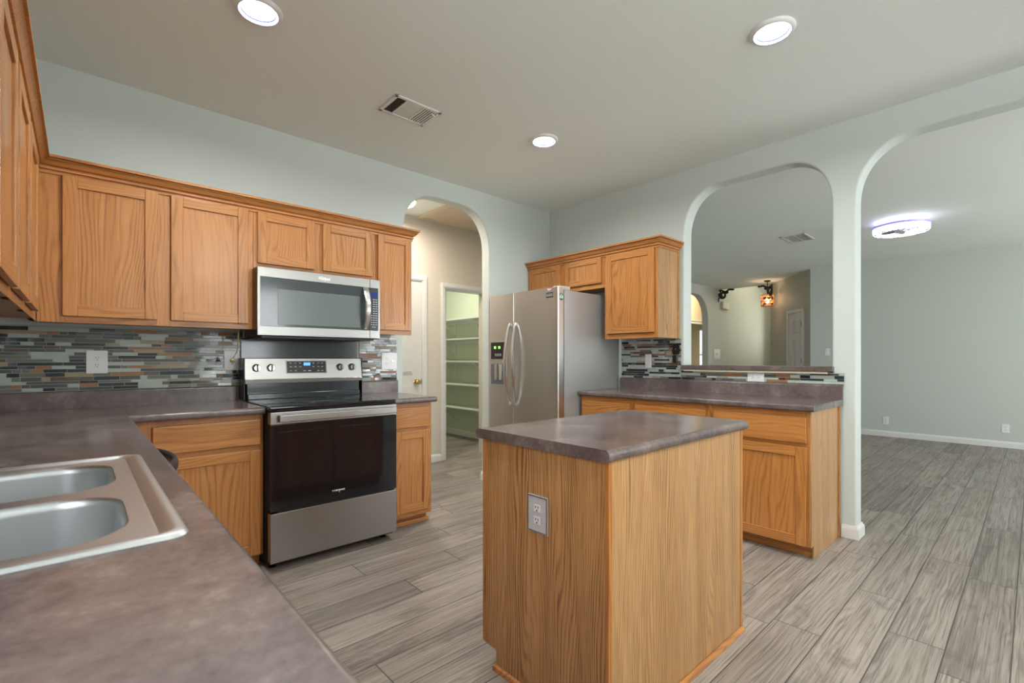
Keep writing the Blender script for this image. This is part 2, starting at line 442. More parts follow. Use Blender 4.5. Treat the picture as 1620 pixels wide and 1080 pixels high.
# fridge wall: pass-through arch over a half wall, and the wide arch to the living room
B0, B1, BT = 0.923, 1.986, 2.582
C1, C0 = 0.787, -1.25
HW = 1.083                           # top of the half wall
T2 = XB + .135
pl = [(YA + .12, 0), (YA + .12, ZK + .1), (YBK - .12, ZK + .1), (YBK - .12, 0), (C0, 0)] + arch_corner(C0, C0 + .33, 2.2, 2.58) + \
     arch_corner(C1, C1 - .33, 2.2, 2.58)[::-1] + [(C1, 0), (B0, 0), (B0, 2.2)] + arch_corner(B0, B0 + .31, 2.2, BT)[1:] + \
     arch_corner(B1, B1 - .32, 2.2, BT)[::-1] + [(B1, 0)]
mb = MB().prism(pl, 'x', XB, T2, 0, (0.014, lambda a, b: arch_edges(0, C0, C1, 2.581)(a, b) or arch_edges(0, B0, B1, BT)(a, b)))
mb.box(XB + .001, T2 - .001, B0 - .002, B1 + .002, 0, HW)
struct('wall_right', mb, WALL)
mb = MB()
ly0, ly1, lz0, lz1 = -1.05, .92, 1.06, 2.2
for a in ((YBK - .12, ly0, 0, ZK + .1), (ly0, ly1, 0, lz0), (ly0, ly1, lz1, ZK + .1), (ly1, YA, 0, ZK + .1)): mb.box(XC - .12, XC, a[0], a[1], a[2], a[3])
struct('wall_left', mb, WALL)
# wall behind the camera with a blinded window and a glazed door opening
wx0, wx1, wz0, wz1 = 1.42, 2.44, 0.80, 2.30
mb = MB()
for a in ((XC, wx0, 0, ZK + .1), (wx0, wx1, 0, wz0), (wx0, wx1, wz1, ZK + .1), (wx1, XB, 0, ZK + .1)):
    mb.box(a[0], a[1], YBK - .12, YBK, a[2], a[3])
struct('wall_front', mb, WALL)
# living room shell
mb = MB()
lx0, lx1 = 4.6, 8.0
for a in ((T2, lx0, 0, 3), (lx0, lx1, 0, .55), (lx0, lx1, 2.45, 3), (lx1, XF + .12, 0, 3)): mb.box(a[0], a[1], YF - .12, YF, a[2], a[3])
struct('wall_living_front', mb, WALLG)
struct('wall_living_side', MB().box(T2 - .135, T2, YF - .12, YBK - .12, 0, 3), WALLG)
struct('wall_far', MB().box(XF, XF + .12, YF, 2.546, 0, ZL + .1), WALLG)
d0 = Vector((XF, 2.546)); d1 = Vector((10.3, 3.585))
dn = (d1 - d0).normalized(); dp = Vector((dn.y, -dn.x))
pl = [d0, d1, d1 + dp * .12, d0 + dp * .12]
struct('wall_diagonal', MB().prism([tuple(p) for p in pl], 'z', 0, ZL + .1), TAUPE)
# long side wall with a round arch into the next room
D0, D1, DT = 8.62, 9.77, 2.495
pl = [(T2, 0), (D0, 0)] + arch_corner(D0, D0 + .5, 2.0, DT, 14, 2.05) + arch_corner(D1, D1 - .5, 2.0, DT, 14, 2.05)[::-1] + [(D1, 0), (13.45, 0), (13.45, 3.5), (T2, 3.5)]
struct('wall_living_back', MB().prism(pl, 'y', YD, YD + .14, 0, (0.014, arch_edges(1, D0, D1, DT))), WALLG)
# foyer
struct('wall_foyer_end', MB().box(13.3, 13.42, 2.3, YD, 0, 3.5), WALLG)
struct('wall_foyer_side', MB().box(10.3, 13.3, 2.3, 2.42, 0, 3.5).prism([tuple(d1), tuple(d1 + dp * .12), (10.42, 2.42), (10.3, 2.42)], 'z', 0, 3.5), TAUPE)
struct('wall_header', MB().box(XH - .001, XH + .1, 2.3, YD, ZL + .0, 3.5), WALLG)
# room behind the round arch
struct('wall_study_upper', MB().box(7.9, 15.0, 5.6, 5.7, 2.06, 2.95).box(7.9, 9.9, 5.6, 5.7, 0, 2.06), PEACH)
struct('trim_1', MB().box(9.9, 14.9, 5.565, 5.6, 2.03, 2.11, .006).box(9.9, 14.9, 5.55, 5.6, 2.095, 2.115, .004), TRIM)
mb = MB()
for a in ((7.9, 13.42, 0, 3), (13.42, 14.5, 0, .55), (13.42, 14.5, 2.06, 3), (14.5, 15.0, 0, 3)): mb.box(a[0], a[1], 6.6, 6.72, a[2], a[3])
struct('wall_study_back', mb, paint('tan_wall_paint', (0.62, 0.49, 0.26)))
struct('wall_study_right', MB().box(15.0, 15.12, 4.76, 6.72, 0, 3), PEACH)
struct('wall_study_left', MB().box(7.8, 7.9, 4.76, 6.72, 0, 3), PEACH)
# hall and pantry behind the range wall
YH = 4.64
px0, px1, pz1 = 3.16, 3.74, 2.005     # pantry opening
mb = MB()
for a in ((0.4, px0, 0, ZK + .1), (px0, px1, pz1, ZK + .1), (px1, 4.4, 0, ZK + .1)): mb.box(a[0], a[1], YH, YH + .1, a[2], a[3])
struct('wall_hall', mb, paint('hall_wall_paint', (0.64, 0.58, 0.50)))
struct('wall_hall_right', MB().box(XB, T2, YA + .12, YH, 0, ZK + .1), WALL)
struct('wall_hall_left', MB().box(0.3, 0.4, YA + .12, YH + .1, 0, ZK + .1), WALL)
XP = 4.36
struct('wall_pantry_right', MB().box(XP, XP + .1, YH + .1, 6.9, 0, ZK + .1), PANTRY)
struct('wall_pantry_back', MB().box(2.6, XP, 6.8, 6.9, 0, ZK + .1), PANTRY)
struct('wall_pantry_left', MB().box(2.6, 2.7, YH + .1, 6.8, 0, ZK + .1), PANTRY)

# baseboards
BBP = [(0, 0), (0.016, 0), (0.016, 0.055), (0.012, 0.068), (0.007, 0.075), (0.005, 0.085), (0, 0.085)]
def baseboard(name, path, side=1): return struct(name, MB().sweep(path, BBP, side), TRIM)
baseboard('baseboard_far', [(d1.x - dn.x * .02, d1.y - dn.y * .02), (d0.x + dn.x * .0, d0.y), (XF, YF)], 1)
baseboard('baseboard_living_back', [(D1, YD + .14), (D1, YD), (13.3, YD)], 1)
baseboard('baseboard_column', [(XB, 0.868), (XB, C1), (T2, C1), (T2, 2.2)], 1)
baseboard('baseboard_arch', [(A1, YA + .12), (A1, YA), (2.95, YA)], 1)
baseboard('baseboard_hall', [(2.915, YH), (3.098, YH)], 1)
baseboard('baseboard_pantry', [(XP, 4.78), (XP, 6.8), (2.7, 6.8)], -1)

# pantry casing and hall door
def casing(mb, face, plane, u0, u1, ztop, w=.06):
    for a in ((u0 - w, u0, 0, ztop), (u1, u1 + w, 0, ztop)):
        mb.fbox(face, plane, a[0], a[1], 0, .014, a[2], a[3], .003)
        mb.fbox(face, plane, a[0] + .012, a[1] - .012, .010, .02, a[2], a[3] + .012, .004)
    mb.fbox(face, plane, u0 - w, u1 + w, 0, .014, ztop, ztop + w, .003)
    mb.fbox(face, plane, u0 - w + .012, u1 + w - .012, .010, .02, ztop + .012, ztop + w - .012, .004)
    return mb
struct('trim_2', casing(MB(), '-y', YH, px0, px1, pz1, .062).box(px0 - .001, px0 + .015, YH - .002, YH + .102, 0, pz1).box(px0, px1, YH - .002, YH + .102, pz1 - .015, pz1), TRIM)
struct('trim_3', casing(MB(), '-y', YH, 2.02, 2.848, 2.05, .065), TRIM)
def panel_door(name, face, plane, u0, u1, z0, z1, rows, m, th=.035, inset=.0):
    mb = MB(); w = u1 - u0; st = .115
    mb.fbox(face, plane, u0, u1, inset - th, inset, z0, z1, .002)
    cols = [(u0 + st, u0 + w / 2 - st * .45), (u0 + w / 2 + st * .45, u1 - st)]
    for a, b in rows:
        for c0, c1 in cols:
            mb.fbox(face, plane, c0, c1, inset, inset + .006, a, b, .004)
            mb.fbox(face, plane, c0 + .018, c1 - .018, inset + .004, inset + .012, a + .018, b - .018, .006)
    return struct(name, mb, m)
d = panel_door('door_1', '-y', YH, 2.025, 2.845, 0.01, 2.045, [(.22, .90), (1.02, 1.62), (1.72, 1.93)], DOORW, .03, .003)
part('door_knob', MB().lathe((2.765, YH, .925), [(.012, -.012), (.028, -.013), (.030, -.018), (.012, -.024), (.011, -.042), (.022, -.05), (.029, -.062), (.027, -.074), (.015, -.081)], 0, 24, 'y'), BRASS, d, None, 'polished brass knob')
part('strike_plate', MB().box(2.838, 2.846, YH - .006, YH - .003, .895, .955), HINGE, d)

# window behind the camera, added living room and left wall windows, study window
def window(name, x0, x1, y, z0, z1, facing=1, slats=True, mull=1):
    # facing 1: the room is on the +y side
    mb = MB(); fw = .05
    ya, yb = (y - .09, y - .04) if facing == 1 else (y + .04, y + .09)
    for a in ((x0, x0 + fw, z0, z1), (x1 - fw, x1, z0, z1), (x0, x1, z0, z0 + fw), (x0, x1, z1 - fw, z1), (x0, x1, (z0 + z1) / 2 - .02, (z0 + z1) / 2 + .02)):
        mb.box(a[0], a[1], ya, yb, a[2], a[3], .004)
    for k in range(1, mull + 1):
        xm = x0 + (x1 - x0) * k / (mull + 1); mb.box(xm - .025, xm + .025, ya, yb, z0, z1, .004)
    w = struct(name, mb, TRIM)
    ym = (ya + yb) / 2
    part('pane', MB().box(x0 + .02, x1 - .02, ym - .002, ym + .002, z0 + .02, z1 - .02), GLASS, w)
    yr = y if facing == 1 else y
    s = .022 * facing
    part('sill', MB().box(x0 - .03, x1 + .03, min(yr - .03 * facing, yr + .05 * facing), max(yr - .03 * facing, yr + .05 * facing), z0 - .028, z0 - .002, .006), TRIM, w)
    if slats:
        yb0 = y - .012 * facing
        t = thing('window_blind', None, None, ((x0 + x1) / 2, yb0, z1))
        sl = MB(); z = z1 - .07
        while z > z0 + .04:
            t2 = bmesh.new(); bmesh.ops.create_cube(t2, size=1)
            M = Matrix.Translation(((x0 + x1) / 2, yb0, z)) @ Matrix.Rotation(math.radians(14) * facing, 4, 'X') @ Matrix.Diagonal((x1 - x0 - .03, .046, .003, 1))
            for v in t2.verts: v.co = M @ v.co
            sl.take(t2); z -= .042
        part('slats', sl, BLIND, t); part('head_rail', MB().box(x0 + .01, x1 - .01, yb0 - .028, yb0 + .028, z1 - .05, z1 - .004, .004), BLIND, t)
        part('bottom_rail', MB().box(x0 + .015, x1 - .015, yb0 - .025, yb0 + .025, z0 + .004, z0 + .022, .004), BLIND, t)
        return w, t
    return w, None
_, b1 = window('window_1', wx0, wx1, YBK, wz0, wz1)
tagp(b1, 'white horizontal slat blind in the kitchen window behind the camera', 'blind')
window('added_window_2', lx0, lx1, YF, .55, 2.45, 1, False, 2)  # unseen window, added to light the living room
_, b3 = window('window_3', 13.42, 14.5, 6.6, .55, 2.06, -1)
tagp(b3, 'white slat blind lit by daylight, seen through the round arch', 'blind')
mb = MB()
for a in ((ly0, ly0 + .05, lz0, lz1), (ly1 - .05, ly1, lz0, lz1), (ly0, ly1, lz0, lz0 + .05), (ly0, ly1, lz1 - .05, lz1), ((ly0 + ly1) / 2 - .025, (ly0 + ly1) / 2 + .025, lz0, lz1)): mb.box(XC - .09, XC - .04, a[0], a[1], a[2], a[3], .004)
w4 = struct('added_window_4', mb, TRIM)  # unseen window, added to bring light from the left
part('pane', MB().box(XC - .067, XC - .063, ly0 + .02, ly1 - .02, lz0 + .02, lz1 - .02), GLASS, w4)
part('sill', MB().box(XC - .06, XC + .03, ly0 - .03, ly1 + .03, lz0 - .026, lz0 - .002, .006), TRIM, w4)
struct('ground_outside', MB().box(-14, 24, -30, -4.02, -.3, -.2).box(-14, 24, 7.7, 30, -.3, -.2), GRASS)

# ================================================================ CABINETS
HAX = {'-y': 'x', '+y': 'x', '-x': 'y', '+x': 'y'}
def cab_door(parent, face, plane, u0, u1, z0, z1, st=.056, name='door'):
    mb = MB()
    mb.fbox(face, plane, u0, u0 + st, 0.001, .02, z0, z1, .004)
    mb.fbox(face, plane, u1 - st, u1, 0.001, .02, z0, z1, .004)
    mb.fbox(face, plane, u0 + st - .001, u1 - st + .001, .001, .0195, z0, z0 + st, .004, 1)
    mb.fbox(face, plane, u0 + st - .001, u1 - st + .001, .001, .0195, z1 - st, z1, .004, 1)
    d = part(name, mb, [OAK['z'], OAK[HAX[face]]], parent)
    part('panel', MB().fbox(face, plane, u0 + st - .004, u1 - st + .004, .003, .0105, z0 + st - .004, z1 - st + .004, .001), OAK['z'], d)
    return d
def cab_drawer(parent, face, plane, u0, u1, z0, z1):
    return part('drawer', MB().fbox(face, plane, u0, u1, .001, .02, z0, z1, .006), OAK[HAX[face]], parent)
def carcass(parent, face, plane, u0, u1, depth, z0, z1, frame_u, mats=None):
    # box body behind the face frame; the frame itself is a separate part
    part('body', MB().fbox(face, plane, u0 + .001, u1 - .001, -depth, -.019, z0 + .012, z1), OAK['z'], parent)
    mb = MB()
    for a, b in frame_u: mb.fbox(face, plane, a, b, -.019, 0, z0, z1, .0015)
    mb.fbox(face, plane, u0 + .002, u1 - .002, -.019, -.0004, z0, z0 + .038, .001, 1)
    mb.fbox(face, plane, u0 + .002, u1 - .002, -.019, -.0004, z1 - .045, z1, .001, 1)
    part('face_frame', mb, [OAK['z'], OAK[HAX[face]]], parent)

# --- range wall uppers
YU = 3.21; UB, UT = 1.36, 2.10
t = thing('wall_cabinet', 'wide oak wall cabinet with two tall doors in the left corner above the counter', 'cabinet', (.32, 3.4, UB))
carcass(t, '-y', YU, -.15, .785, .31, UB, UT, [(-.15, -.05), (.305, .385), (.745, .785)])
cab_door(t, '-y', YU, -.061, .315, 1.392, 2.083); cab_door(t, '-y', YU, .373, .755, 1.392, 2.083)
t = thing('wall_cabinet', 'short oak wall cabinet with two low doors directly above the microwave', 'cabinet', (1.18, 3.4, 1.735))
carcass(t, '-y', YU, .786, 1.582, .31, 1.735, UT, [(.786, .82), (1.14, 1.215), (1.545, 1.582)])
cab_door(t, '-y', YU, .806, 1.148, 1.768, 2.083, .052); cab_door(t, '-y', YU, 1.202, 1.553, 1.768, 2.083, .052)
t = thing('wall_cabinet', 'narrow oak wall cabinet with one tall door right of the microwave', 'cabinet', (1.73, 3.4, UB))
carcass(t, '-y', YU, 1.583, 1.88, .31, UB, UT, [(1.583, 1.612), (1.86, 1.88)])
cab_door(t, '-y', YU, 1.597, 1.866, 1.392, 2.083, .05)
# --- sink wall uppers
for y0, y1, ds, lab in ((1.08, 2.045, ((1.11, 1.54), (1.6, 2.02)), 'oak wall cabinet nearest the camera at the left edge, seen edge on'),
                        (2.046, 3.188, ((2.07, 2.5), (2.56, 2.98)), 'oak wall cabinet on the left wall beside the corner, seen edge on')):
    t = thing('wall_cabinet', lab, 'cabinet', (-.3, (y0 + y1) / 2, UB))
    carcass(t, '+x', -.152, y0, y1, .295, UB, UT, [(y0, y0 + .04), (y0 + .44, y0 + .53), (ds[1][1] - .02, y1)])
    for a, b in ds: cab_door(t, '+x', -.152, a, b, 1.392, 2.083)
CR = [(0, 2.078), (.007, 2.078), (.007, 2.088), (.002, 2.090), (.002, 2.095), (.014, 2.097), (.014, 2.106), (.009, 2.108), (.009, 2.113), (.021, 2.117), (.033, 2.133), (.040, 2.138), (.033, 2.141), (.033, 2.145), (.048, 2.147), (.048, 2.160), (0, 2.160)]
o = part('crown_molding', MB().sweep([(-.152, 1.08), (-.152, YU), (1.88, YU), (1.88, YA - .003)], CR, 1), OAK['x'], None, (.8, YU, 2.09))
tagp(o, 'stepped oak crown molding running along the top of the cabinets above the range', 'molding')

# --- fridge wall uppers
XU = 3.43
t = thing('wall_cabinet', 'short oak wall cabinet with two low doors over the refrigerator', 'cabinet', (3.6, 3.0, 1.81))
carcass(t, '-x', XU, 2.556, YA - .006, .32, 1.81, UT, [(2.556, 2.60), (3.005, 3.075), (3.47, YA - .006)])
cab_door(t, '-x', XU, 2.584, 3.010, 1.852, 2.083, .05); cab_door(t, '-x', XU, 3.066, 3.475, 1.852, 2.083, .05)
t = thing('wall_cabinet', 'tall oak wall cabinet with one door and bare side right of the refrigerator', 'cabinet', (3.6, 2.3, 1.353))
carcass(t, '-x', XU, 2.036, 2.555, .32, 1.353, UT, [(2.036, 2.08), (2.515, 2.555)])
cab_door(t, '-x', XU, 2.061, 2.530, 1.397, 2.083)
part('side_panel', MB().box(XU + .002, 3.755, 2.030, 2.0365, 1.353, UT, .001).box(3.735, 3.757, 2.022, 2.031, 1.353, UT, .003), VEN, t)
o = part('crown_molding', MB().sweep([(XU, YA - .004), (XU, 2.030), (XB - .003, 2.030)], CR, 1), OAK['y'], None, (3.5, 2.8, 2.09))
tagp(o, 'stepped oak crown molding on top of the cabinets over the refrigerator', 'molding')

# --- base cabinets, range wall
CT, CBZ = 0.911, 0.873
YBF = 2.93
def toe(mb, face, plane, u0, u1, rec=.07, z=.1): return mb.fbox(face, plane, u0, u1, -rec - .02, -rec, 0, z)
def base_unit(t, face, plane, u0, u1, depth, cols, top=CBZ - .003, zdr=(.69, .84), zdo=(.105, .672), frame=None, drawers=True, doors=True):
    part('body', MB().fbox(face, plane, u0 + .001, u1 - .001, -depth, -.019, .1, top - .02), OAK['z'], t)
    part('toe_kick', toe(MB(), face, plane, u0 + .001, u1 - .001), OAK[HAX[face]], t)
    mb = MB()
    for a, b in frame: mb.fbox(face, plane, a, b, -.019, 0, .075, top, .0015)
    for a, b in ((.075, .115), (.66, .70), (top - .045, top)): mb.fbox(face, plane, u0 + .002, u1 - .002, -.019, -.0004, a, b, .001, 1)
    part('face_frame', mb, [OAK['z'], OAK[HAX[face]]], t)
    for a, b in cols:
        if drawers: cab_drawer(t, face, plane, a, b, *zdr)
        if doors: cab_door(t, face, plane, a, b, *zdo)
t = thing('base_cabinet', 'oak base cabinet with one drawer and door left of the range', 'cabinet', (.48, 3.2, 0))
base_unit(t, '-y', YBF + .02, .162, .772, .57, [(.268, .757)], frame=[(.162, .285), (.735, .772)], zdr=(.70, .842), zdo=(.085, .672))
t = thing('base_cabinet', 'narrow oak base cabinet with one drawer and door right of the range', 'cabinet', (1.73, 3.2, 0))
base_unit(t, '-y', YBF + .02, 1.547, 1.885, .57, [(1.582, 1.868)], frame=[(1.547, 1.60), (1.855, 1.885)], zdr=(.70, .842), zdo=(.11, .678))
part('side_panel', MB().prism([(2.955, .075), (2.955, .87), (3.52, .87), (3.52, 0), (3.02, 0), (3.02, .075)], 'x', 1.885, 1.892), VEN, t)
part('shoe_molding', MB().box(1.60, 1.905, 3.0, 3.016, 0, .03, .006).box(1.892, 1.905, 3.0, 3.5, 0, .03, .006), OAK['x'], t)
# --- sink run base cabinets (x face at .155)
for y0, y1, cols, lab in ((-1.0, .78, ((-.96, -.42), (-.38, .16), (.2, .75)), 'oak base cabinets under the near end of the counter, below the camera'),
                          (.781, 1.86, ((.82, 1.30), (1.34, 1.82)), 'oak sink base cabinet under the steel double sink')):
    t = thing('base_cabinet', lab, 'cabinet', (-.1, (y0 + y1) / 2, 0))
    mb = MB().box(XC + .01, .13, y0, y1, .1, .68).box(XC + .01, .05, y0, y1, 0, .1)
    part('body', mb, OAK['z'], t)
    part('face_frame', MB().box(.13, .15, y0, y1, .075, CBZ - .003), OAK['z'], t)
    for a, b in cols: cab_drawer(t, '+x', .15, a, b, .70, .842); cab_door(t, '+x', .15, a, b, .105, .672)
t = thing('dishwasher', 'dishwasher under the left counter with dark bowed handle showing past its edge', 'dishwasher', (-.15, 2.17, 0))
part('body', MB().box(XC + .02, .12, 1.868, 2.472, .1, .868).box(XC + .05, .06, 1.875, 2.465, .0, .1), BLACK, t)
part('door', MB().box(.12, .155, 1.87, 2.47, .11, .865, .006), STEELY, t)
hp = [(.155 + .108 * math.sin(math.pi * i / 16) ** .55, 1.905 + .56 * i / 16, .80) for i in range(17)]
h = part('handle', MB().tube(hp, (.012, .024), 0, 12, (1, 0, 0)), DWM, t, None, 'dark grey bowed handle')
part('end_cap', MB().lathe((.243, 1.925, .79), [(.004, -.006), (.008, -.004), (.008, .004), (.004, .006)], 0, 14, 'y'), CHROME, h)
t = thing('base_cabinet', 'blind corner oak base cabinet between dishwasher and range side cabinet', 'cabinet', (-.1, 3.0, 0))
part('body', MB().box(XC + .01, .135, 2.48, 3.52, .1, .86).box(XC + .01, .06, 2.48, 3.52, 0, .1), OAK['z'], t)
part('face_frame', MB().box(.135, .155, 2.48, 2.945, .075, CBZ - .003), OAK['z'], t)

# --- countertops
def slab(poly, front, z0=CBZ, z1=CT, r=.013):
    mb = MB()
    def test(a, b):
        if abs(a.z - b.z) > 1e-5: return False
        return front((a + b) / 2, a, b)
    mb.prism(poly, 'z', z0, z1, 0, (r, test), 4); return mb
XE = .18; YCF = 2.893
poly = [(XC + .003, -1.02), (XE, -1.02), (XE, YCF), (.769, YCF), (.769, YA - .012), (XC + .003, YA - .012)]
mb = slab(poly, lambda m, a, b: (abs(m.x - XE) < .01 or abs(m.y - YCF) < .01) and m.x < .77)
ct = part('countertop', mb, LAM, None, (.0, 1.2, CBZ))
tagp(ct, 'brown mottled laminate countertop turning the corner from the sink to the range', 'countertop')
# cut the hole for the sink
cut = part('cut', MB().box(-.405, .098, .905, 1.655, .7, 1.0), LAM)
md = ct.modifiers.new('hole', 'BOOLEAN'); md.object = cut; md.operation = 'DIFFERENCE'; md.solver = 'EXACT'
bpy.context.view_layer.update()
nm = bpy.data.meshes.new_from_object(ct.evaluated_get(bpy.context.evaluated_depsgraph_get()))
tb = bmesh.new(); tb.from_mesh(nm); bmesh.ops.triangulate(tb, faces=tb.faces[:]); tb.to_mesh(nm); tb.free()
ct.modifiers.clear(); ct.data = nm; wn_ = ct.modifiers.new('weighted', 'WEIGHTED_NORMAL'); wn_.keep_sharp = True; bpy.data.objects.remove(cut)
def upstand(parent, prof_axis, path, side):
    return part('backsplash', MB().sweep(path, [(0, CT - .002), (.02, CT - .002), (.02, CT + .084), (.016, CT + .092), (.008, CT + .096), (0, CT + .096)], side), LAM, parent)
upstand(ct, 'x', [(XC + .003, -1.0), (XC + .003, YA - .012), (.767, YA - .012)], 1)
ct2 = part('countertop', slab([(1.541, YCF), (1.905, YCF), (1.905, YA - .012), (1.541, YA - .012)], lambda m, a, b: abs(m.y - YCF) < .01 or abs(m.x - 1.905) < .01), LAM, None, (1.7, 3.2, CBZ))
tagp(ct2, 'short piece of brown laminate countertop between the range and the hall arch', 'countertop')
upstand(ct2, 'x', [(1.600, YA - .012), (1.925, YA - .012)], 1)

# --- sink
def rrect(x0, x1, y0, y1, r, z, n=8):
    out = []
    for cx, cy, a0 in ((x1 - r, y1 - r, 0), (x0 + r, y1 - r, 90), (x0 + r, y0 + r, 180), (x1 - r, y0 + r, 270)):
        for i in range(n + 1):
            a = math.radians(a0 + 90 * i / n); out.append((cx + r * math.cos(a), cy + r * math.sin(a), z))
    return out
sx0, sx1, sy0, sy1 = -.427, .128, .872, 1.690
t = thing('sink', 'stainless steel double bowl sink set into the countertop at lower left', 'sink', (-.15, 1.28, CT))
mb = MB()
mb.rings([rrect(sx0, sx1, sy0, sy1, .03, CT + .0005), rrect(sx0 + .004, sx1 - .004, sy0 + .004, sy1 - .004, .03, CT + .006),
          rrect(sx0 + .012, sx1 - .012, sy0 + .012, sy1 - .012, .028, CT + .008), rrect(sx0 + .020, sx1 - .020, sy0 + .018, sy1 - .018, .025, CT + .007),
          rrect(sx0 + .036, sx1 - .036, sy0 + .026, sy1 - .026, .02, CT + .001)], 0, True, False, False)
BW = ((-.385, .062, .930, 1.252), (-.385, .062, 1.300, 1.628))
tb = bmesh.new(); es = []
for lp in [rrect(sx0 + .036, sx1 - .036, sy0 + .026, sy1 - .026, .02, CT + .001)] + [rrect(*b, .095, CT + .001) for b in BW]:
    vs = [tb.verts.new(p) for p in lp]; es += [tb.edges.new((vs[i], vs[(i + 1) % len(vs)])) for i in range(len(vs))]
bmesh.ops.triangle_fill(tb, edges=es, use_beauty=True)
for f in tb.faces:
    if f.normal.z < 0: f.normal_flip()
mb.take(tb)
part('rim', mb, SINKM, t)
for x0, x1, y0, y1 in BW:
    mb = MB(); lp = []
    for ins, z, r in ((0, CT + .001, .095), (.003, CT - .0005, .094), (.007, CT - .006, .092), (.010, CT - .016, .09), (.016, CT - .10, .088), (.022, CT - .155, .086), (.034, CT - .175, .08), (.06, CT - .185, .065), (.10, CT - .188, .05)):
        lp.append(rrect(x0 + ins, x1 - ins, y0 + ins, y1 - ins, r, z))
    mb.rings(lp, 0, True, False, True)
    b = part('bowl', mb, SINKM, t)
    part('drain', MB().lathe(((x0 + x1) / 2, (y0 + y1) / 2, CT - .188), [(.055, 0), (.052, .004), (.04, .003), (.038, .001), (.01, .001)], 0, 28), CHROME, b)

# --- island
t = thing('kitchen_island', 'freestanding oak veneer kitchen island cabinet standing on the plank floor', 'island', (1.65, 1.16, 0))
ix0, ix1, iy0, iy1 = 1.175, 2.138, .862, 1.458
side = [(iy0, 0), (iy0, CBZ - .002), (iy1, CBZ - .002), (iy1, .09), (iy1 - .006, .076), (iy1 - .07, .074), (iy1 - .076, .068), (iy1 - .076, 0)]
part('body', MB().box(ix0 + .014, ix1 - .014, iy0 + .014, iy1 - .02, .1, CBZ - .002).box(ix0 + .014, ix1 - .014, iy0 + .014, iy1 - .076, 0, .1), OAK['z'], t)
part('side_panel', MB().prism(side, 'x', ix0, ix0 + .012), VEN, t)
part('side_panel', MB().prism(side, 'x', ix1 - .012, ix1), VEN, t)
part('back_panel', MB().box(ix0 + .014, ix1 - .014, iy0, iy0 + .012, 0, CBZ - .002), VEN, t)
for xa, xb in ((ix0 - .003, ix0 + .016), (ix1 - .016, ix1 + .004)):
    part('corner_trim', MB().box(xa, xb, iy0 - .004, iy0 + .012, 0.0, CBZ - .002, .003), OAK['z'], t)
part('corner_trim', MB().box(ix0 - .003, ix0 + .013, iy1 - .014, iy1 + .003, .08, CBZ - .002, .003), OAK['z'], t)
part('shoe_molding', MB().sweep([(ix0 - .001, iy1 - .07), (ix0 - .001, iy0 - .002), (ix1 + .002, iy0 - .002)], [(0, 0), (.013, 0), (.013, .008), (.009, .015), (0, .019)], 1), OAK['x'], t)
for a, b in ((1.20, 1.65), (1.67, 2.115)):
    cab_drawer(t, '+y', iy1 - .018, a, b, .70, .842); cab_door(t, '+y', iy1 - .018, a, b, .105, .672)
o = part('countertop', slab([(1.1515, .842), (2.162, .842), (2.162, 1.476), (1.1515, 1.476)], lambda m, a, b: abs(m.y - .842) < .01 or abs(m.y - 1.476) < .01, r=.016), LAM, None, (1.65, 1.16, CBZ))
tagp(o, 'brown mottled laminate countertop on top of the freestanding oak island', 'countertop')

# --- peninsula by the fridge
XPF = 3.165
t = thing('base_cabinet', 'long oak base cabinet with three drawers between refrigerator and white column', 'cabinet', (3.45, 1.75, 0))
base_unit(t, '-x', XPF, .888, 2.598, .585, [(.903, 1.455), (1.512, 2.066), (2.112, 2.585)], frame=[(.888, .93), (1.43, 1.535), (2.045, 2.135), (2.565, 2.598)], zdr=(.683, .835), zdo=(.078, .66))
part('side_panel', MB().prism([(XPF, .075), (XPF, .87), (3.748, .87), (3.748, 0), (XPF + .045, 0), (XPF + .045, .075)], 'y', .880, .888), VEN, t)
part('corner_trim', MB().box(3.722, 3.752, .872, .881, 0, .87, .003), OAK['z'], t)
part('shoe_molding', MB().sweep([(XPF + .062, 2.59), (XPF + .062, .882), (3.752, .882)], [(0, 0), (.012, 0), (.012, .016), (.008, .024), (0, .028)], -1), OAK['y'], t)
YPE = .858
o = part('countertop', slab([(3.128, YPE), (XB - .004, YPE), (XB - .004, 2.612), (3.128, 2.612)], lambda m, a, b: abs(m.x - 3.128) < .01), LAM, None, (3.45, 1.75, CBZ))
tagp(o, 'brown laminate countertop below the pass-through arch beside the refrigerator', 'countertop')
part('backsplash', MB().sweep([(XB - .004, 2.612), (XB - .004, YPE)], [(0, CT - .002), (.02, CT - .002), (.02, CT + .084), (.016, CT + .092), (.008, CT + .097), (0, CT + .097)], 1), LAM, o)
# raised bar
t = thing('bar_top', 'narrow brown laminate bar ledge on the half wall under the pass-through arch', 'bar top', (3.84, 1.45, HW))
part('ledge', MB().box(3.712, 3.97, .910, 1.992, HW + .012, HW + .046, .004), LAM, t)
part('support_strip', MB().box(3.728, 3.955, .94, 1.980, HW - .0, HW + .012, .002).box(3.722, 3.757, .94, 1.97, HW - .004, HW + .010, .002), CREAM, t, None, 'pale wood strip under the ledge')

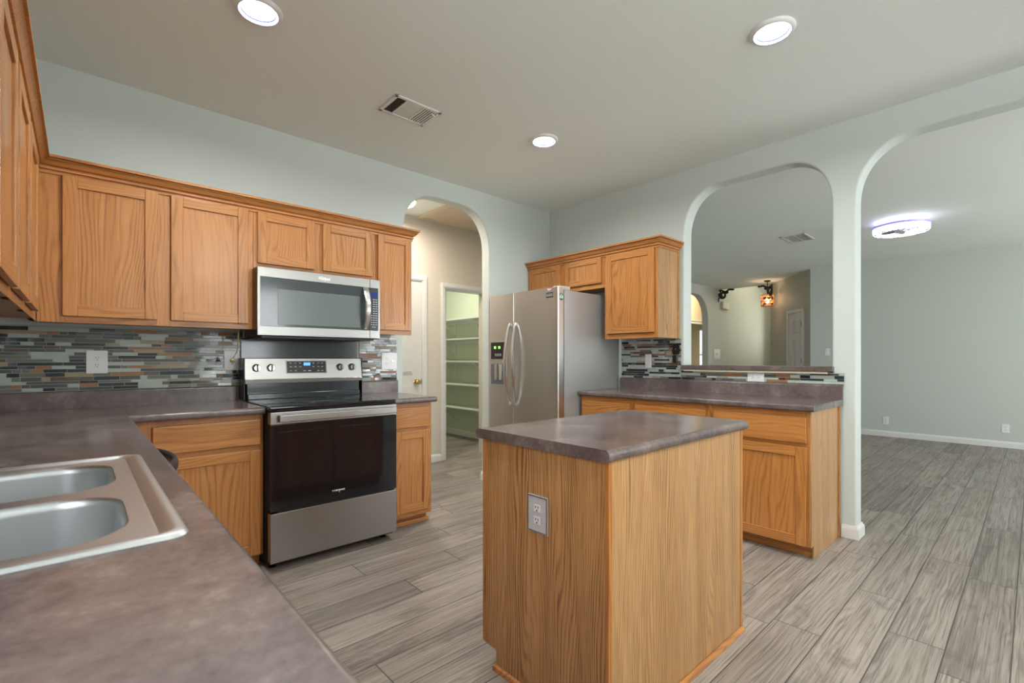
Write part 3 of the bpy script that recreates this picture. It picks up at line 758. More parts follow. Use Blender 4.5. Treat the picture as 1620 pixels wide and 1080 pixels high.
# ---------------------------------------------------------------- mosaic tile backsplashes
def tile_panel(name, label, face, plane, u0, u1, z0, z1, seed, wts=(.24, .20, .14, .26, .07, .05, .04)):
    rnd = random.Random(seed)
    V, Fc, MI = [], [], []
    def add(a, b, c, d, w0, w1, mi, tu=0, tz=0):
        k = len(V)
        for w in (w0, w1):
            for uu, zz, su, sz in ((a, c, -1, -1), (b, c, 1, -1), (b, d, 1, 1), (a, d, -1, 1)):
                ww = w + (tu * su + tz * sz if w == w1 else 0)
                V.append({'-y': (uu, plane - ww, zz), '-x': (plane - ww, uu, zz)}[face])
        q = [(k + 4, k + 5, k + 6, k + 7), (k, k + 1, k + 5, k + 4), (k + 1, k + 2, k + 6, k + 5), (k + 2, k + 3, k + 7, k + 6), (k + 3, k, k + 4, k + 7)]
        Fc.extend(q); MI.extend([mi] * 5)
    add(u0, u1, z0, z1, 0, .006, 7)
    z = z0 + .002
    while z < z1 - .008:
        h = rnd.choice([.0125, .0145, .0145, .0165, .020]); h = min(h, z1 - .001 - z)
        u = u0 + .001 - rnd.random() * .06
        while u < u1 - .004:
            l = rnd.choice([.03, .045, .06, .075, .09, .11, .14, .17])
            a, b = max(u, u0 + .001), min(u + l, u1 - .001)
            if b - a > .004:
                mi = rnd.choices(range(7), wts)[0]
                add(a, b, z, z + h, .006, .0088 + rnd.random() * .0008, mi, rnd.uniform(-.0006, .0006) * (b - a) / .1, rnd.uniform(-.00022, .00022))
            u += l + .0028
        z += h + .0028
    me = bpy.data.meshes.new(name); me.from_pydata(V, [], Fc)
    me.polygons.foreach_set('material_index', MI)
    bm = bmesh.new(); bm.from_mesh(me); clean(bm); bm.to_mesh(me); bm.free()
    c = {'-y': ((u0 + u1) / 2, plane, z0), '-x': (plane, (u0 + u1) / 2, z0)}[face]
    for m in TILES: me.materials.append(m)
    o = bpy.data.objects.new(name, me); COL.objects.link(o)
    me.transform(Matrix.Translation(-Vector(c))); o.location = c
    return o
ZT0 = CT + .098
tagp(tile_panel('tile_backsplash', '', '-y', YA - .0005, XC + .004, .783, ZT0, 1.358, 3), 'mosaic strip tile backsplash left of the range under the wall cabinets', 'backsplash')
tagp(tile_panel('tile_backsplash', '', '-y', YA - .0005, 1.604, 1.925, ZT0, 1.358, 5), 'small patch of mosaic strip tile right of the range by the hall arch', 'backsplash')
tagp(tile_panel('tile_backsplash', '', '-x', XB - .0005, 2.008, 2.603, ZT0, 1.351, 8, (.25, .10, .10, .40, .07, .05, .03)), 'mosaic strip tile backsplash under the cabinet right of the refrigerator', 'backsplash')
tagp(tile_panel('tile_backsplash', '', '-x', XB - .0005, .852, 2.006, ZT0, HW + .003, 11, (.22, .10, .10, .42, .08, .06, .02)), 'low band of mosaic strip tile under the raised bar ledge', 'backsplash')
o = part('range_back_panel', MB().box(.788, 1.588, YA - .012, YA - .0005, .93, 1.318, .002), BLKPAN, None, (1.19, YA - .006, .93))
tagp(o, 'glossy black wall panel behind the range under the microwave', 'wall panel')

# ================================================================ RANGE
rx0, rx1 = .773, 1.537
t = thing('range', 'freestanding stainless electric range with black glass oven door and rear control panel', 'range', (1.155, 3.1, 0))
part('body', MB().box(rx0 + .002, rx1 - .002, 2.865, 3.50, .03, .895, .003), mat('matte_black_side', (.012, .012, .013), .7, 0, None, 0, 0, .2), t)
for x in (rx0 + .04, rx1 - .04):
    for y in (2.92, 3.44): part('foot', MB().lathe((x, y, 0), [(.018, 0), (.02, .004), (.012, .01), (.012, .032)], 0, 14), BLACK, t)
ck = part('cooktop', MB().box(rx0 - .001, rx1 + .001, 2.822, 3.40, .890, .918, .007), BLKGL, t)
for x, y, r in ((.96, 3.0, .11), (1.36, 3.0, .09), (.96, 3.26, .08), (1.36, 3.26, .10)):
    part('burner_ring', MB().lathe((x, y, .918), [(r, 0), (r, .0004), (r - .003, .0004), (r - .003, 0)], 0, 48, 'z', False, False), mat('burner_mark', (.10, .10, .105), .3) if 'burner_mark' not in MATS else MATS['burner_mark'], ck)
dr = part('oven_door', MB().box(rx0, rx1, 2.8205, 2.862, .338, .815, .003, 2).box(rx0, rx1, 2.815, 2.822, .338, .815, .002).box(rx0, rx1, 2.812, 2.862, .817, .886, .004, 1), [BLKGL, STEELX, MATS['matte_black_side']], t)
part('window', MB().box(rx0 + .045, rx1 - .125, 2.8135, 2.816, .40, .775, .001), BLKGL, dr)
hd = MB().box(rx0 + .038, rx1 - .018, 2.775, 2.792, .832, .872, .005)
for x in (rx0 + .07, rx1 - .05): hd.box(x - .015, x + .015, 2.79, 2.814, .838, .866, .003)
part('handle', hd, STEELX, dr)
text_part('logo', 'Whirlpool', .034, '-y', 2.8145, 1.150, .402, LOGO, dr, .25, .0006, .0018, .56)
part('storage_drawer', MB().box(rx0, rx1, 2.812, 2.862, .055, .328, .004), STEELX, t)
part('vent_trim', MB().box(rx0 + .04, rx1 - .03, 2.822, 2.86, .329, .337), BLACK, t)
bgd = MB()
# stainless control panel leaning back a little, black riser below
bgd.prism([(3.372, 1.022), (3.368, 1.045), (3.372, 1.05), (3.388, 1.182), (3.394, 1.186), (3.50, 1.186), (3.50, 1.022)], 'x', rx0 + .006, rx1 + .018)
cp = part('control_panel', bgd, STEELX, t)
part('riser', MB().box(rx0 + .02, rx1 + .006, 3.39, 3.50, .915, 1.022, .004).box(rx0 + .02, rx1 + .006, 3.372, 3.40, .915, .955, .008), BLKPAN, t, None, 'black riser behind the cooktop')
part('end_cap', MB().box(rx0 - .002, rx0 + .006, 3.375, 3.50, .915, 1.186, .003), BLACK, t)
part('end_cap', MB().box(rx1 + .018, rx1 + .024, 3.375, 3.50, .915, 1.186, .003), BLACK, t)
def ypan(z): return 3.372 + (z - 1.05) * .016 / .132
lean = math.atan2(.016, .132)
dp_ = MB()
tb = bmesh.new(); bmesh.ops.create_cube(tb, size=1)
M = Matrix.Translation((1.161, ypan(1.125) - .001, 1.125)) @ Matrix.Rotation(-lean, 4, 'X') @ Matrix.Diagonal((.258, .006, .078, 1))
for v in tb.verts: v.co = M @ v.co
dp_.take(tb)
tb = bmesh.new(); bmesh.ops.create_cube(tb, size=1)
M2 = Matrix.Translation((1.161, ypan(1.125) - .0002, 1.125)) @ Matrix.Rotation(-lean, 4, 'X') @ Matrix.Diagonal((.270, .006, .088, 1))
for v in tb.verts: v.co = M2 @ v.co
dp_.take(tb, 1)
ds = part('display', dp_, [BLACK, CHROME], cp)
part('clock_readout', MB().box(1.140, 1.184, ypan(1.145) - .0052, ypan(1.145) - .0035, 1.132, 1.156), BLUED, ds, None, 'bright blue clock readout')
text_part('clock_digits', '12:00', .016, '-y', ypan(1.145) - .0054, 1.162, 1.144, WHITEST, ds, 0, .0003)
for r_, z in ((0, 1.152), (1, 1.127), (2, 1.100)):
    for x in (1.055, 1.085, 1.117, 1.205, 1.238, 1.265):
        if r_ == 2 and x in (1.117, 1.205): continue
        part('button', MB().box(x - .007, x + .007, ypan(z) - .0048, ypan(z) - .0035, z - .0022, z + .0022), INK, ds)
for x in (1.145, 1.178): part('button', MB().box(x - .010, x + .010, ypan(1.10) - .0048, ypan(1.10) - .0035, 1.0975, 1.1015), INK, ds)
for x in (.846, .932, 1.393, 1.482):
    yk = ypan(1.122)
    k = part('knob', MB().lathe((x, yk, 1.122), [(.024, 0), (.026, -.003), (.025, -.008), (.021, -.024), (.018, -.027)], 0, 28, 'y')
             , CHROME, cp)
    part('grip', MB().box(x - .005, x + .005, yk - .033, yk - .024, 1.103, 1.141, .002), DWM, k, None, 'dark grip bar')

# ================================================================ MICROWAVE
mx0, mx1, mz0, mz1, my = .780, 1.562, 1.322, 1.730, 3.098
t = thing('microwave', 'stainless over-the-range microwave with smoked glass door hung under the cabinets', 'microwave', (1.17, 3.3, mz0))
part('body', MB().box(mx0, mx1, my + .018, 3.515, mz0 - .002, mz1, .003), BLACK, t)
part('vent_grille', MB().box(mx0 + .03, mx1 - .03, my + .03, 3.48, mz0 - .014, mz0 - .001, .003).box(mx0 + .12, mx0 + .3, my + .08, 3.3, mz0 - .017, mz0 - .010, .002).box(mx1 - .3, mx1 - .12, my + .08, 3.3, mz0 - .017, mz0 - .010, .002), mat('grille_dark', (.03, .03, .032), .4), t)
xs = 1.488
dr = MB()
dr.box(mx0, xs - .001, my - .002, my + .020, mz1 - .058, mz1, .003)
dr.box(mx0, xs - .001, my - .002, my + .020, mz0, mz0 + .056, .003)
dr.box(mx0, mx0 + .016, my - .0018, my + .020, mz0 + .05, mz1 - .05, .002)
door = part('door', dr, STEELX, t)
gl = part('door_glass', MB().box(mx0 + .015, xs - .001, my + .0005, my + .020, mz0 + .055, mz1 - .057, .001), MWGL, door)
part('window', MB().box(.893, 1.418, my - .0008, my + .004, 1.392, 1.606, .0006), MWIN, gl)
pn = MB()
pn.box(xs + .001, mx1, my - .002, my + .020, mz1 - .058, mz1, .003).box(xs + .001, mx1, my - .002, my + .020, mz0, mz0 + .056, .003).box(mx1 - .014, mx1, my - .0018, my + .02, mz0 + .05, mz1 - .05, .002)
pn.box(xs + .001, mx1 - .013, my + .0005, my + .020, mz0 + .055, mz1 - .057, .001, 1)
cp = part('control_panel', pn, [STEELX, MWGL], t)
part('display', MB().box(xs + .008, mx1 - .020, my - .0006, my + .002, 1.605, 1.640), BLUEDIM, cp, None, 'dim blue display')
for i in range(12):
    z = 1.592 - i * .0158
    for x, w in ((xs + .012, .005), (xs + .029, .007), (xs + .047, .006)):
        if i > 6 or x > xs + .02: part('button', MB().box(x - w, x + w, my - .0006, my + .0015, z - .0022, z + .0022), INK, cp)
part('button', MB().box(xs + .015, xs + .045, my - .0006, my + .0015, 1.400, 1.4035), INK, cp)
text_part('logo', 'Whirlpool', .030, '-y', my - .0026, 1.172, 1.699, LOGO, door, .25, .0004, .0012, .62)
hp = []
n = 18
lp = []
for i in range(n + 1):
    f = i / n; z = 1.382 + (1.672 - 1.382) * f; bow = .052 * math.sin(math.pi * f) ** .75
    x = 1.455 - .0 * f
    yf = my - .004 - bow
    lp.append([(x - .020, yf + .004, z), (x - .012, yf - .002, z), (x + .012, yf - .002, z), (x + .020, yf + .004, z), (x + .018, yf + .010, z), (x - .018, yf + .010, z)])
part('handle', MB().rings(lp), MATS['handle_steel'], door)

# ================================================================ REFRIGERATOR
fx, fy0, fy1, fz = 2.890, 2.622, 3.500, 1.772
t = thing('refrigerator', 'stainless side-by-side refrigerator with water dispenser and two curved handles', 'refrigerator', (3.3, 3.06, 0))
part('body', MB().box(fx + .085, 3.715, fy0 + .004, fy1 - .004, .03, 1.752, .004), STEELS, t)
part('gasket', MB().box(fx + .066, fx + .086, fy0 + .012, fy1 - .012, .06, 1.745), DKRUB, t)
part('base_grille', MB().box(fx + .05, fx + .1, fy0 + .01, fy1 - .01, .01, .055), BLACK, t)
ys = 3.158
def fdoor(y0, y1):
    poly = [(fx + .068, y0), (fx + .068, y1), (fx + .012, y1), (fx + .003, y1 - .006), (fx, y1 - .02), (fx, y0 + .02), (fx + .003, y0 + .006), (fx + .012, y0)]
    return MB().prism(poly, 'z', .06, fz)
fr = part('freezer_door', fdoor(ys + .003, fy1), STEELY, t)
rf = part('fridge_door', fdoor(fy0, ys - .003), STEELY, t)
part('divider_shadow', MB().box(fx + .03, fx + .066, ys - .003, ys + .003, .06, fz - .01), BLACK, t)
hg = part('hinge_cover', MB().box(fx + .03, fx + .16, fy0 + .006, fy0 + .085, 1.752, 1.785, .006), mat('grey_hinge_cover', (.42, .43, .43), .4), t)
part('hinge_cover', MB().box(fx + .03, fx + .16, fy1 - .085, fy1 - .006, 1.752, 1.785, .006), MATS['grey_hinge_cover'], t)
def fhandle(parent, yb, lean_):
    n = 24; lp = []
    for i in range(n + 1):
        f = i / n; z = .762 + (1.50 - .762) * f
        b = math.sin(math.pi * f)
        xx = fx - .006 - .062 * b ** .7; w = .011 + .007 * b
        yy = yb + lean_ * (b ** .8)
        lp.append([(xx + .010, yy - w * .7, z), (xx - .002, yy - w, z), (xx - .010, yy - w * .4, z), (xx - .010, yy + w * .4, z), (xx - .002, yy + w, z), (xx + .010, yy + w * .7, z)])
    mb = MB().rings(lp)
    for z in (.775, 1.487): mb.box(fx - .012, fx + .004, yb - .012, yb + .012, z - .016, z + .016, .004)
    return part('handle', mb, steel('handle_steel', (.68, .68, .68), 'z', .2) if 'handle_steel' not in MATS else MATS['handle_steel'], parent)
fhandle(fr, 3.196, .012); fhandle(rf, 3.122, -.012)
# dispenser
d0y, d1y = 3.262, 3.466
ds = part('dispenser', MB().box(fx - .005, fx + .01, d0y - .012, d1y + .012, .925, 1.35, .004), STEELY, fr)
part('dispenser_panel', MB().box(fx - .008, fx - .004, d0y, d1y, 1.178, 1.334, .001), BLKGL, ds, None, 'black control panel with green lights')
for y in (3.345, 3.405): part('indicator_light', MB().box(fx - .0095, fx - .0078, y - .014, y + .014, 1.275, 1.297), GREENL, ds)
for y in (3.325, 3.350, 3.375, 3.40): part('button', MB().box(fx - .0092, fx - .0078, y - .005, y + .005, 1.205, 1.23), INK, ds)
mb = MB().box(fx - .0075, fx - .0045, d0y, d1y, .945, 1.135)
mb.box(fx - .0105, fx - .0045, d0y + .005, d1y - .005, .945, .955, .002)
rc = part('dispenser_recess', mb, mat('recess_grey_plastic', (.13, .14, .155), .22), ds)
part('paddle', MB().box(fx - .014, fx - .0075, 3.31, 3.345, .985, 1.13, .003), CHROME, rc)
part('paddle', MB().box(fx - .014, fx - .0075, 3.375, 3.41, .985, 1.13, .003), STEELY, rc)
bd = part('badge', MB().box(fx - .0022, fx + .001, 2.675, 2.754, 1.688, 1.733, .0006), BADGE, rf, None, 'dark maker badge')
part('badge_stripe', MB().box(fx - .003, fx - .002, 2.675, 2.754, 1.719, 1.723).box(fx - .003, fx - .002, 2.678, 2.750, 1.700, 1.716), mat('badge_silver', (.42, .42, .42), .3, .6), bd)
mb = MB()
hp_ = []
for i in range(40):
    a = 2 * math.pi * i / 40
    hp_.append((2.716 + .0015 * 16 * math.sin(a) ** 3, 1.757 + .0014 * (13 * math.cos(a) - 5 * math.cos(2 * a) - 2 * math.cos(3 * a) - math.cos(4 * a)) * .6))
part('heart_sticker', MB().prism(hp_, 'x', fx - .0015, fx - .0003), PINK, rf)
# round green sticker on the edge of the door
yst = fy0 - .0012; cxs, czs = fx + .042, 1.692
gs = MB()
def disc(cx_, cz_, rx_, rz_, a0=0, a1=360, n=32): return [(cx_ + rx_ * math.cos(math.radians(a0 + (a1 - a0) * i / n)), cz_ + rz_ * math.sin(math.radians(a0 + (a1 - a0) * i / n))) for i in range(n)]
gs.prism(disc(cxs, czs, .026, .032), 'y', yst, fy0 - .0002)
st_ = part('round_sticker', gs, GREENST, rf)
part('sticker_print', MB().box(cxs - .021, cxs + .021, yst - .0004, yst + .0002, czs - .013, czs + .012).prism([(cxs - .006, czs + .016), (cxs + .006, czs + .016), (cxs, czs + .028)], 'y', yst - .0004, yst), WHITEST, st_)
mb = MB()
for k in range(4): mb.box(cxs - .015 + k * .002, cxs + .016 - k * .003, yst - .0007, yst - .0003, czs + .006 - k * .0055, czs + .0085 - k * .0055)
part('sticker_lines', mb, GREENST, st_)

# ================================================================ OUTLETS AND PLATES
def outlet(label, face, plane, u, z, w=.078, h=.122, gang=1, group=None, horiz=False, kinds=('duplex',)):
    loc = {'-y': (u, plane, z), '-x': (plane, u, z)}[face]
    t = thing('wall_outlet', label, 'outlet', loc, group)
    part('plate', MB().fbox(face, plane, u - w / 2, u + w / 2, 0, .006, z - h / 2, z + h / 2, .003), PLAST, t)
    for gi, kd in enumerate(kinds):
        uc = u + (gi - (len(kinds) - 1) / 2) * .046 * (1 if face == '-y' else -1)
        if kd == 'duplex':
            for s in (-1, 1):
                c = (uc, z + s * .0195) if not horiz else (uc + s * .0195, z)
                mb = MB().fbox(face, plane, c[0] - .0155, c[0] + .0155, .005, .008, c[1] - .013, c[1] + .013, .004)
                for du, dz, sw, sh in ((-.006, .004, .0012, .004), (.006, .004, .0012, .0035), (0, -.006, .0022, .0022)):
                    if horiz: du, dz, sw, sh = dz * 1, du, sh, sw
                    mb.fbox(face, plane, c[0] + du - sw, c[0] + du + sw, .0078, .0084, c[1] + dz - sh, c[1] + dz + sh, 0, 1)
                part('receptacle', mb, [PLAST, SLOT], t)
        elif kd == 'coax':
            part('coax_jack', MB().fbox(face, plane, uc - .006, uc + .006, .005, .014, z - .006, z + .006, .002), CHROME, t)
        elif kd == 'rocker':
            part('rocker', MB().fbox(face, plane, uc - .016, uc + .016, .005, .010, z - .033, z + .033, .003), PLAST, t)
    return t
PT = YA - .0098; PB = XB - .0098
outlet('white square duplex outlet in the tile left of the hanging cord', '-y', PT, .074, 1.164, .092, .128)
outlet('white duplex outlet in the tile beside the range, behind the hanging cord', '-y', PT, .733, 1.172, .085, .128)
outlet('white two-gang plate with outlet and cable jack right of the range', '-y', PT, 1.855, 1.163, .136, .134, kinds=('duplex', 'coax'))
outlet('white single-rocker switch plate in the tile right of the refrigerator', '-x', PB, 2.318, 1.161, .064, .122, kinds=('rocker',))
outlet('white sideways outlet in the low tile band under the bar ledge', '-x', PB, 1.408, 1.044, .118, .068, horiz=True)
outlet('small white outlet low on the far grey wall next to the column', '-x', XF, 1.532, .24, .070, .114)
outlet('small white outlet low on the far grey wall at the right edge', '-x', XF, .263, .256, .074, .114)
for nm, label, loc, bx in (('light_switch', 'white light switch on the living room wall beside the round arch', (10.17, YD, 1.28), None),
                           ('switch_plate', 'blank white plate on the far wall glimpsed left of the column', (XF, 2.30, 1.293), None)):
    t = thing(nm, label, 'switch', loc)
    if nm == 'light_switch':
        part('plate', MB().fbox('-y', YD, 10.02, 10.32, 0, .008, 1.175, 1.385, .004), PLAST, t)
        part('toggle', MB().fbox('-y', YD, 10.14, 10.20, .007, .02, 1.25, 1.31, .004), PLAST, t)
    else:
        part('plate', MB().fbox('-x', XF, 2.265, 2.335, 0, .006, 1.236, 1.35, .003), PLAST, t)
        part('toggle', MB().fbox('-x', XF, 2.294, 2.306, .005, .014, 1.28, 1.306, .003), PLAST, t)
# embossed decorative outlet on the island
iyc, izc, ip = 1.1555, .6455, ix0 - .0005
t = thing('wall_outlet', 'ornate embossed silver-white outlet plate on the side of the island', 'outlet', (ip, iyc, izc))
def plate_emboss():
    m, tt, N, L, b = nt('embossed_pewter')
    v = objvec(N, L); vo = N.new('ShaderNodeTexVoronoi'); vo.inputs['Scale'].default_value = 95; L.new(v, vo.inputs['Vector'])
    h = noise(N, L, v, 140, 2, .5, 2.5)
    hh = math_n(N, L, 'SINE', math_n(N, L, 'MULTIPLY', h, 40))
    c = ramp(N, L, math_n(N, L, 'MULTIPLY_ADD', hh, .5, .5), [(.2, (.50, .51, .53)), (.8, (.74, .74, .75))])
    L.new(c, b.inputs['Base Color']); b.inputs['Roughness'].default_value = .3; b.inputs['Metallic'].default_value = .25
    bump(N, L, b, hh, .5, .002); return m
part('plate', MB().box(ip - .006, ip, iyc - .0485, iyc + .0485, izc - .065, izc + .065, .006), plate_emboss(), t)
part('plate_rim', MB().sweep([(0, 0)] * 0 or [(iyc - .047, izc - .0635), (iyc + .047, izc - .0635), (iyc + .047, izc + .0635), (iyc - .047, izc + .0635)], [(0, 0), (-.004, .0), (-.004, .0015), (0, .0015)], 1, 0, True) if False else
     MB().box(ip - .0078, ip - .005, iyc - .047, iyc + .047, izc + .058, izc + .0625, .001).box(ip - .0078, ip - .005, iyc - .047, iyc + .047, izc - .0625, izc - .058, .001).box(ip - .0078, ip - .005, iyc - .047, iyc - .0425, izc - .06, izc + .06, .001).box(ip - .0078, ip - .005, iyc + .0425, iyc + .047, izc - .06, izc + .06, .001), CHROME, t)
for s in (-1, 1):
    zc_ = izc + s * .021
    mb = MB().box(ip - .0085, ip - .005, iyc - .0155, iyc + .0155, zc_ - .013, zc_ + .013, .004)
    for du, dz, sw, sh in ((-.006, .004, .0014, .0042), (.006, .004, .0014, .004), (0, -.007, .0026, .0026)):
        mb.box(ip - .0092, ip - .0083, iyc + du - sw, iyc + du + sw, zc_ + dz - sh, zc_ + dz + sh, 0, 1)
    part('receptacle', mb, [PLAST, SLOT], t)

# black ornate wall fitting on the tile
t = thing('wall_fitting', 'ornate black cast metal fitting on the tile beside the pass-through arch', 'wall fitting', (PB, 2.052, 1.22))
pl = [(2.052 + a, 1.222 + b) for a, b in ((-.036, .028), (-.03, .05), (-.034, .066), (-.02, .078), (.02, .078), (.034, .066), (.03, .05), (.036, .028), (.03, .006), (.022, -.004), (-.022, -.004), (-.03, .006))]
part('back_plate', MB().prism(pl, 'x', PB - .006, PB), BRONZE, t)
mb = MB()
for s in (-1, 1):
    for zz in (1.288, 1.238):
        mb.tube([(PB - .008, 2.052 + s * (.016 + .010 * math.cos(a)), zz + .010 * math.sin(a)) for a in [2 * math.pi * k / 14 for k in range(15)]], .0035, 0, 6)
part('scrollwork', mb, BRONZE, t)
part('lower_block', MB().box(PB - .028, PB, 2.030, 2.074, 1.148, 1.214, .010), BRONZE, t)
part('screw', MB().lathe((PB - .006, 2.052, 1.264), [(.006, 0), (.005, -.003), (.002, -.004)], 0, 12, 'x'), CHROME, t)

# hanging cord with a metal pendant in front of the outlet
t = thing('hanging_cord', 'tan looped cord with small metal pendant hanging from the cabinet beside the range', 'cord', (.722, 3.31, 1.36))
part('cord', MB().tube([(.724, 3.305, 1.362), (.7235, 3.305, 1.30), (.722, 3.305, 1.25), (.716, 3.305, 1.22), (.700, 3.305, 1.190)], .0028, 0, 8).tube([(.730, 3.305, 1.362), (.727, 3.306, 1.29), (.718, 3.306, 1.225), (.696, 3.306, 1.185)], .0022, 0, 8), STRING, t)
part('cord_tail', MB().tube([(.757, 3.315, 1.361), (.757, 3.315, 1.312)], .0034, 0, 8), STRING, t)
part('crossbar', MB().tube([(.712, 3.304, 1.291), (.742, 3.304, 1.292)], .0022, 0, 8), STRING, t)
part('pendant', MB().lathe((.694, 3.305, 1.172), [(.003, -.006), (.013, -.004), (.015, 0), (.013, .004), (.003, .006)], 0, 20, 'y').box(.690, .698, 3.302, 3.308, 1.147, 1.162, .002), HINGE, t, None, 'dull metal pendant')

# ================================================================ CEILING FIXTURES
LIGHTS = ((.600, 2.362, 'recessed ceiling downlight above the counter at the top left'), (2.464, .850, 'recessed ceiling downlight above the island at the upper right'),
          (2.478, 2.382, 'recessed ceiling downlight deeper in, before the refrigerator'))
proto = None
for i, (x, y, lab) in enumerate(LIGHTS):
    if proto is None:
        t = thing('ceiling_light', lab, 'ceiling light', (x, y, ZK), 'recessed kitchen downlights')
        part('trim_ring', MB().lathe((x, y, ZK), [(.100, 0), (.099, -.006), (.092, -.014), (.083, -.017), (.079, -.0155)], 0, 48, 'z', False, False), TRIM, t)
        part('reflector', MB().lathe((x, y, ZK), [(.079, -.0155), (.074, -.010), (.068, -.003)], 0, 48, 'z', False, False).lathe((x, y, ZK), [(.0815, -.0168), (.0795, -.0162), (.078, -.0145)], 1, 48, 'z', False, False), [RINGB, mat('blue_ring', (.35, .38, .9), .3, 0, (.35, .38, 1.0), .6)], t)
        part('lens', MB().lathe((x, y, ZK), [(.068, -.003), (.05, -.004), (.02, -.0045)], 0, 48, 'z', False, True), LEDM, t)
        proto = t
    else:
        t = copy_tree(proto); t.location = (x, y, ZK); t['label'] = lab
    area('downlight', (x, y, ZK - .0062), (0, 0, 0), .128, .128, 13.5, (.965, 1.0, .98), 'DISK', 165)

t = thing('ceiling_light', 'unseen round bowl lamp added behind the camera to light the kitchen', 'ceiling light', (1.35, -.95, ZK))
part('stem', MB().lathe((1.35, -.95, ZK), [(.07, 0), (.07, -.02), (.012, -.03), (.012, -.2)], 0, 24), FANS, t)
part('bowl', MB().lathe((1.35, -.95, ZK), [(.28, -.20), (.285, -.205), (.25, -.27), (.16, -.32), (.03, -.34), (.03, -.335), (.155, -.31), (.24, -.262)], 0, 40, 'z', False, False), HALLB, t)
area('added_lamp_down', (1.35, -.95, ZK - .36), (0, 0, 0), .5, .5, 30, (.95, 1, .97), 'DISK')  # added bowl lamp lights cabinet fronts and island from out of view
area('added_lamp_up', (1.35, -.95, ZK - .19), (math.pi, 0, 0), .4, .4, 66, (.94, 1, .97), 'DISK')  # upward half of the added lamp, brightens the ceiling

def vent(label, x0, x1, y0, y1, z, kind):
    t = thing('ceiling_vent', label, 'vent', ((x0 + x1) / 2, (y0 + y1) / 2, z))
    w = .022
    mb = MB()
    for a in ((x0, x1, y0, y0 + w), (x0, x1, y1 - w, y1), (x0, x0 + w, y0, y1), (x1 - w, x1, y0, y1)): mb.box(a[0], a[1], a[2], a[3], z - .009, z, .003)
    xa, xb = x0 + (x1 - x0) * .25, x0 + (x1 - x0) * .62
    ya, yb = y0 + w, y1 - w
    if kind == 0:
        mb.box(xa, xa + .012, ya, yb, z - .008, z - .001).box(xb, xb + .012, ya, yb, z - .008, z - .001)
        part('frame', mb, TRIM, t)
        part('duct_opening', MB().box(x0 + w, xa, ya, yb, z - .0015, z - .0005), SLOT, t)
        part('damper_plate', MB().box(xa + .012, xb, ya, yb, z - .006, z - .001, .002), mat('vent_plate', (.60, .63, .58), .4), t)
        s = MB()
        for k in range(5):
            xx = xb + .020 + k * (x1 - w - xb - .018) / 5; s.box(xx, xx + .0085, ya, yb, z - .008, z - .002, .001)
        part('slats', s, TRIM, t)
        part('slat_shadow', MB().box(xb + .012, x1 - w, ya, yb, z - .0015, z - .0005), mat('vent_dark', (.035, .035, .03), .6), t)
        s = MB()
        for k in range(5):
            xx = x0 + w + .006 + k * .012; s.box(xx, xx + .0018, ya, yb, z - .006, z - .002)
        part('slats', s, mat('vent_dark_slat', (.10, .095, .075), .5), t)
        part('lever', MB().tube([(x1 - .045, y0 + .05, z - .008), (x1 - .03, y0 + .05, z - .014), (x1 - .022, y0 + .052, z - .02)], .004, 0, 8), TRIM, t)
    else:
        ym = (y0 + y1) / 2; mb.box(x0 + w, x1 - w, ym - .008, ym + .008, z - .008, z - .001)
        part('frame', mb, TRIM, t)
        part('duct_opening', MB().box(x0 + w, x1 - w, y0 + w, ym - .008, z - .0015, z - .0005), mat('vent_shadow', (.07, .07, .055), .7), t)
        part('damper_plate', MB().box(x0 + w, x1 - w, ym + .008, y1 - w, z - .003, z - .0005), MATS['vent_dark'] if False else mat('vent_shade', (.30, .30, .27), .6), t)
        s = MB()
        for k in range(8):
            xx = x0 + w + .012 + k * (x1 - x0 - 2 * w - .02) / 8; s.box(xx, xx + .014, y0 + w, y1 - w, z - .008, z - .004)
        part('slats', s, TRIM, t)
    return t
vent('white ceiling register with dark slot and slats above the kitchen', 1.395, 1.718, 2.555, 2.79, ZK, 0)
vent('small white ceiling register in the living room, seen through the pass-through arch', 6.42, 6.84, 1.86, 2.13, ZL, 1)

# flush fan light in the living room
fxc, fyc, fzc = 6.62, .985, 2.59
t = thing('ceiling_fan', 'round flush ceiling fan with glowing white ring light in the living room', 'ceiling fan', (fxc, fyc, ZL))
part('canopy', MB().lathe((fxc, fyc, ZL), [(.085, 0), (.09, -.012), (.085, -.035), (.05, -.045), (.045, -.075)], 0, 36), FANS, t)
rg = part('light_ring', MB().lathe((fxc, fyc, fzc), [(.182, .02), (.236, .022), (.247, .012), (.247, -.022), (.236, -.036), (.200, -.040), (.184, -.025), (.182, .02)], 0, 64, 'z', False, False), FANL, t, None, 'glowing white acrylic ring')
part('top_rim', MB().lathe((fxc, fyc, fzc), [(.182, .022), (.250, .022), (.255, .040), (.182, .040), (.182, .022)], 0, 64, 'z', False, False), FANP, t, None, 'lilac upper rim')
part('hub', MB().lathe((fxc, fyc, fzc), [(.045, .06), (.055, .05), (.058, -.005), (.045, -.030), (.02, -.034)], 0, 36), FANS, t)
for k in range(5):
    a = 2 * math.pi * k / 5 + .3; ca, sa = math.cos(a), math.sin(a)
    mb = MB(); lp = []
    for f in range(7):
        r = .05 + .125 * f / 6; w = .026 + .03 * math.sin(math.pi * f / 6.5); tw = .012
        px, py = fxc + r * ca, fyc + r * sa
        lp.append([(px - sa * w, py + ca * w, fzc - .006 + tw), (px + sa * w, py - ca * w, fzc - .006 - tw), (px + sa * w, py - ca * w, fzc - .010 - tw), (px - sa * w, py + ca * w, fzc - .010 + tw)])
    part('blade', mb.rings(lp), FANBL, t)
mb = MB(); rr_ = random.Random(4)
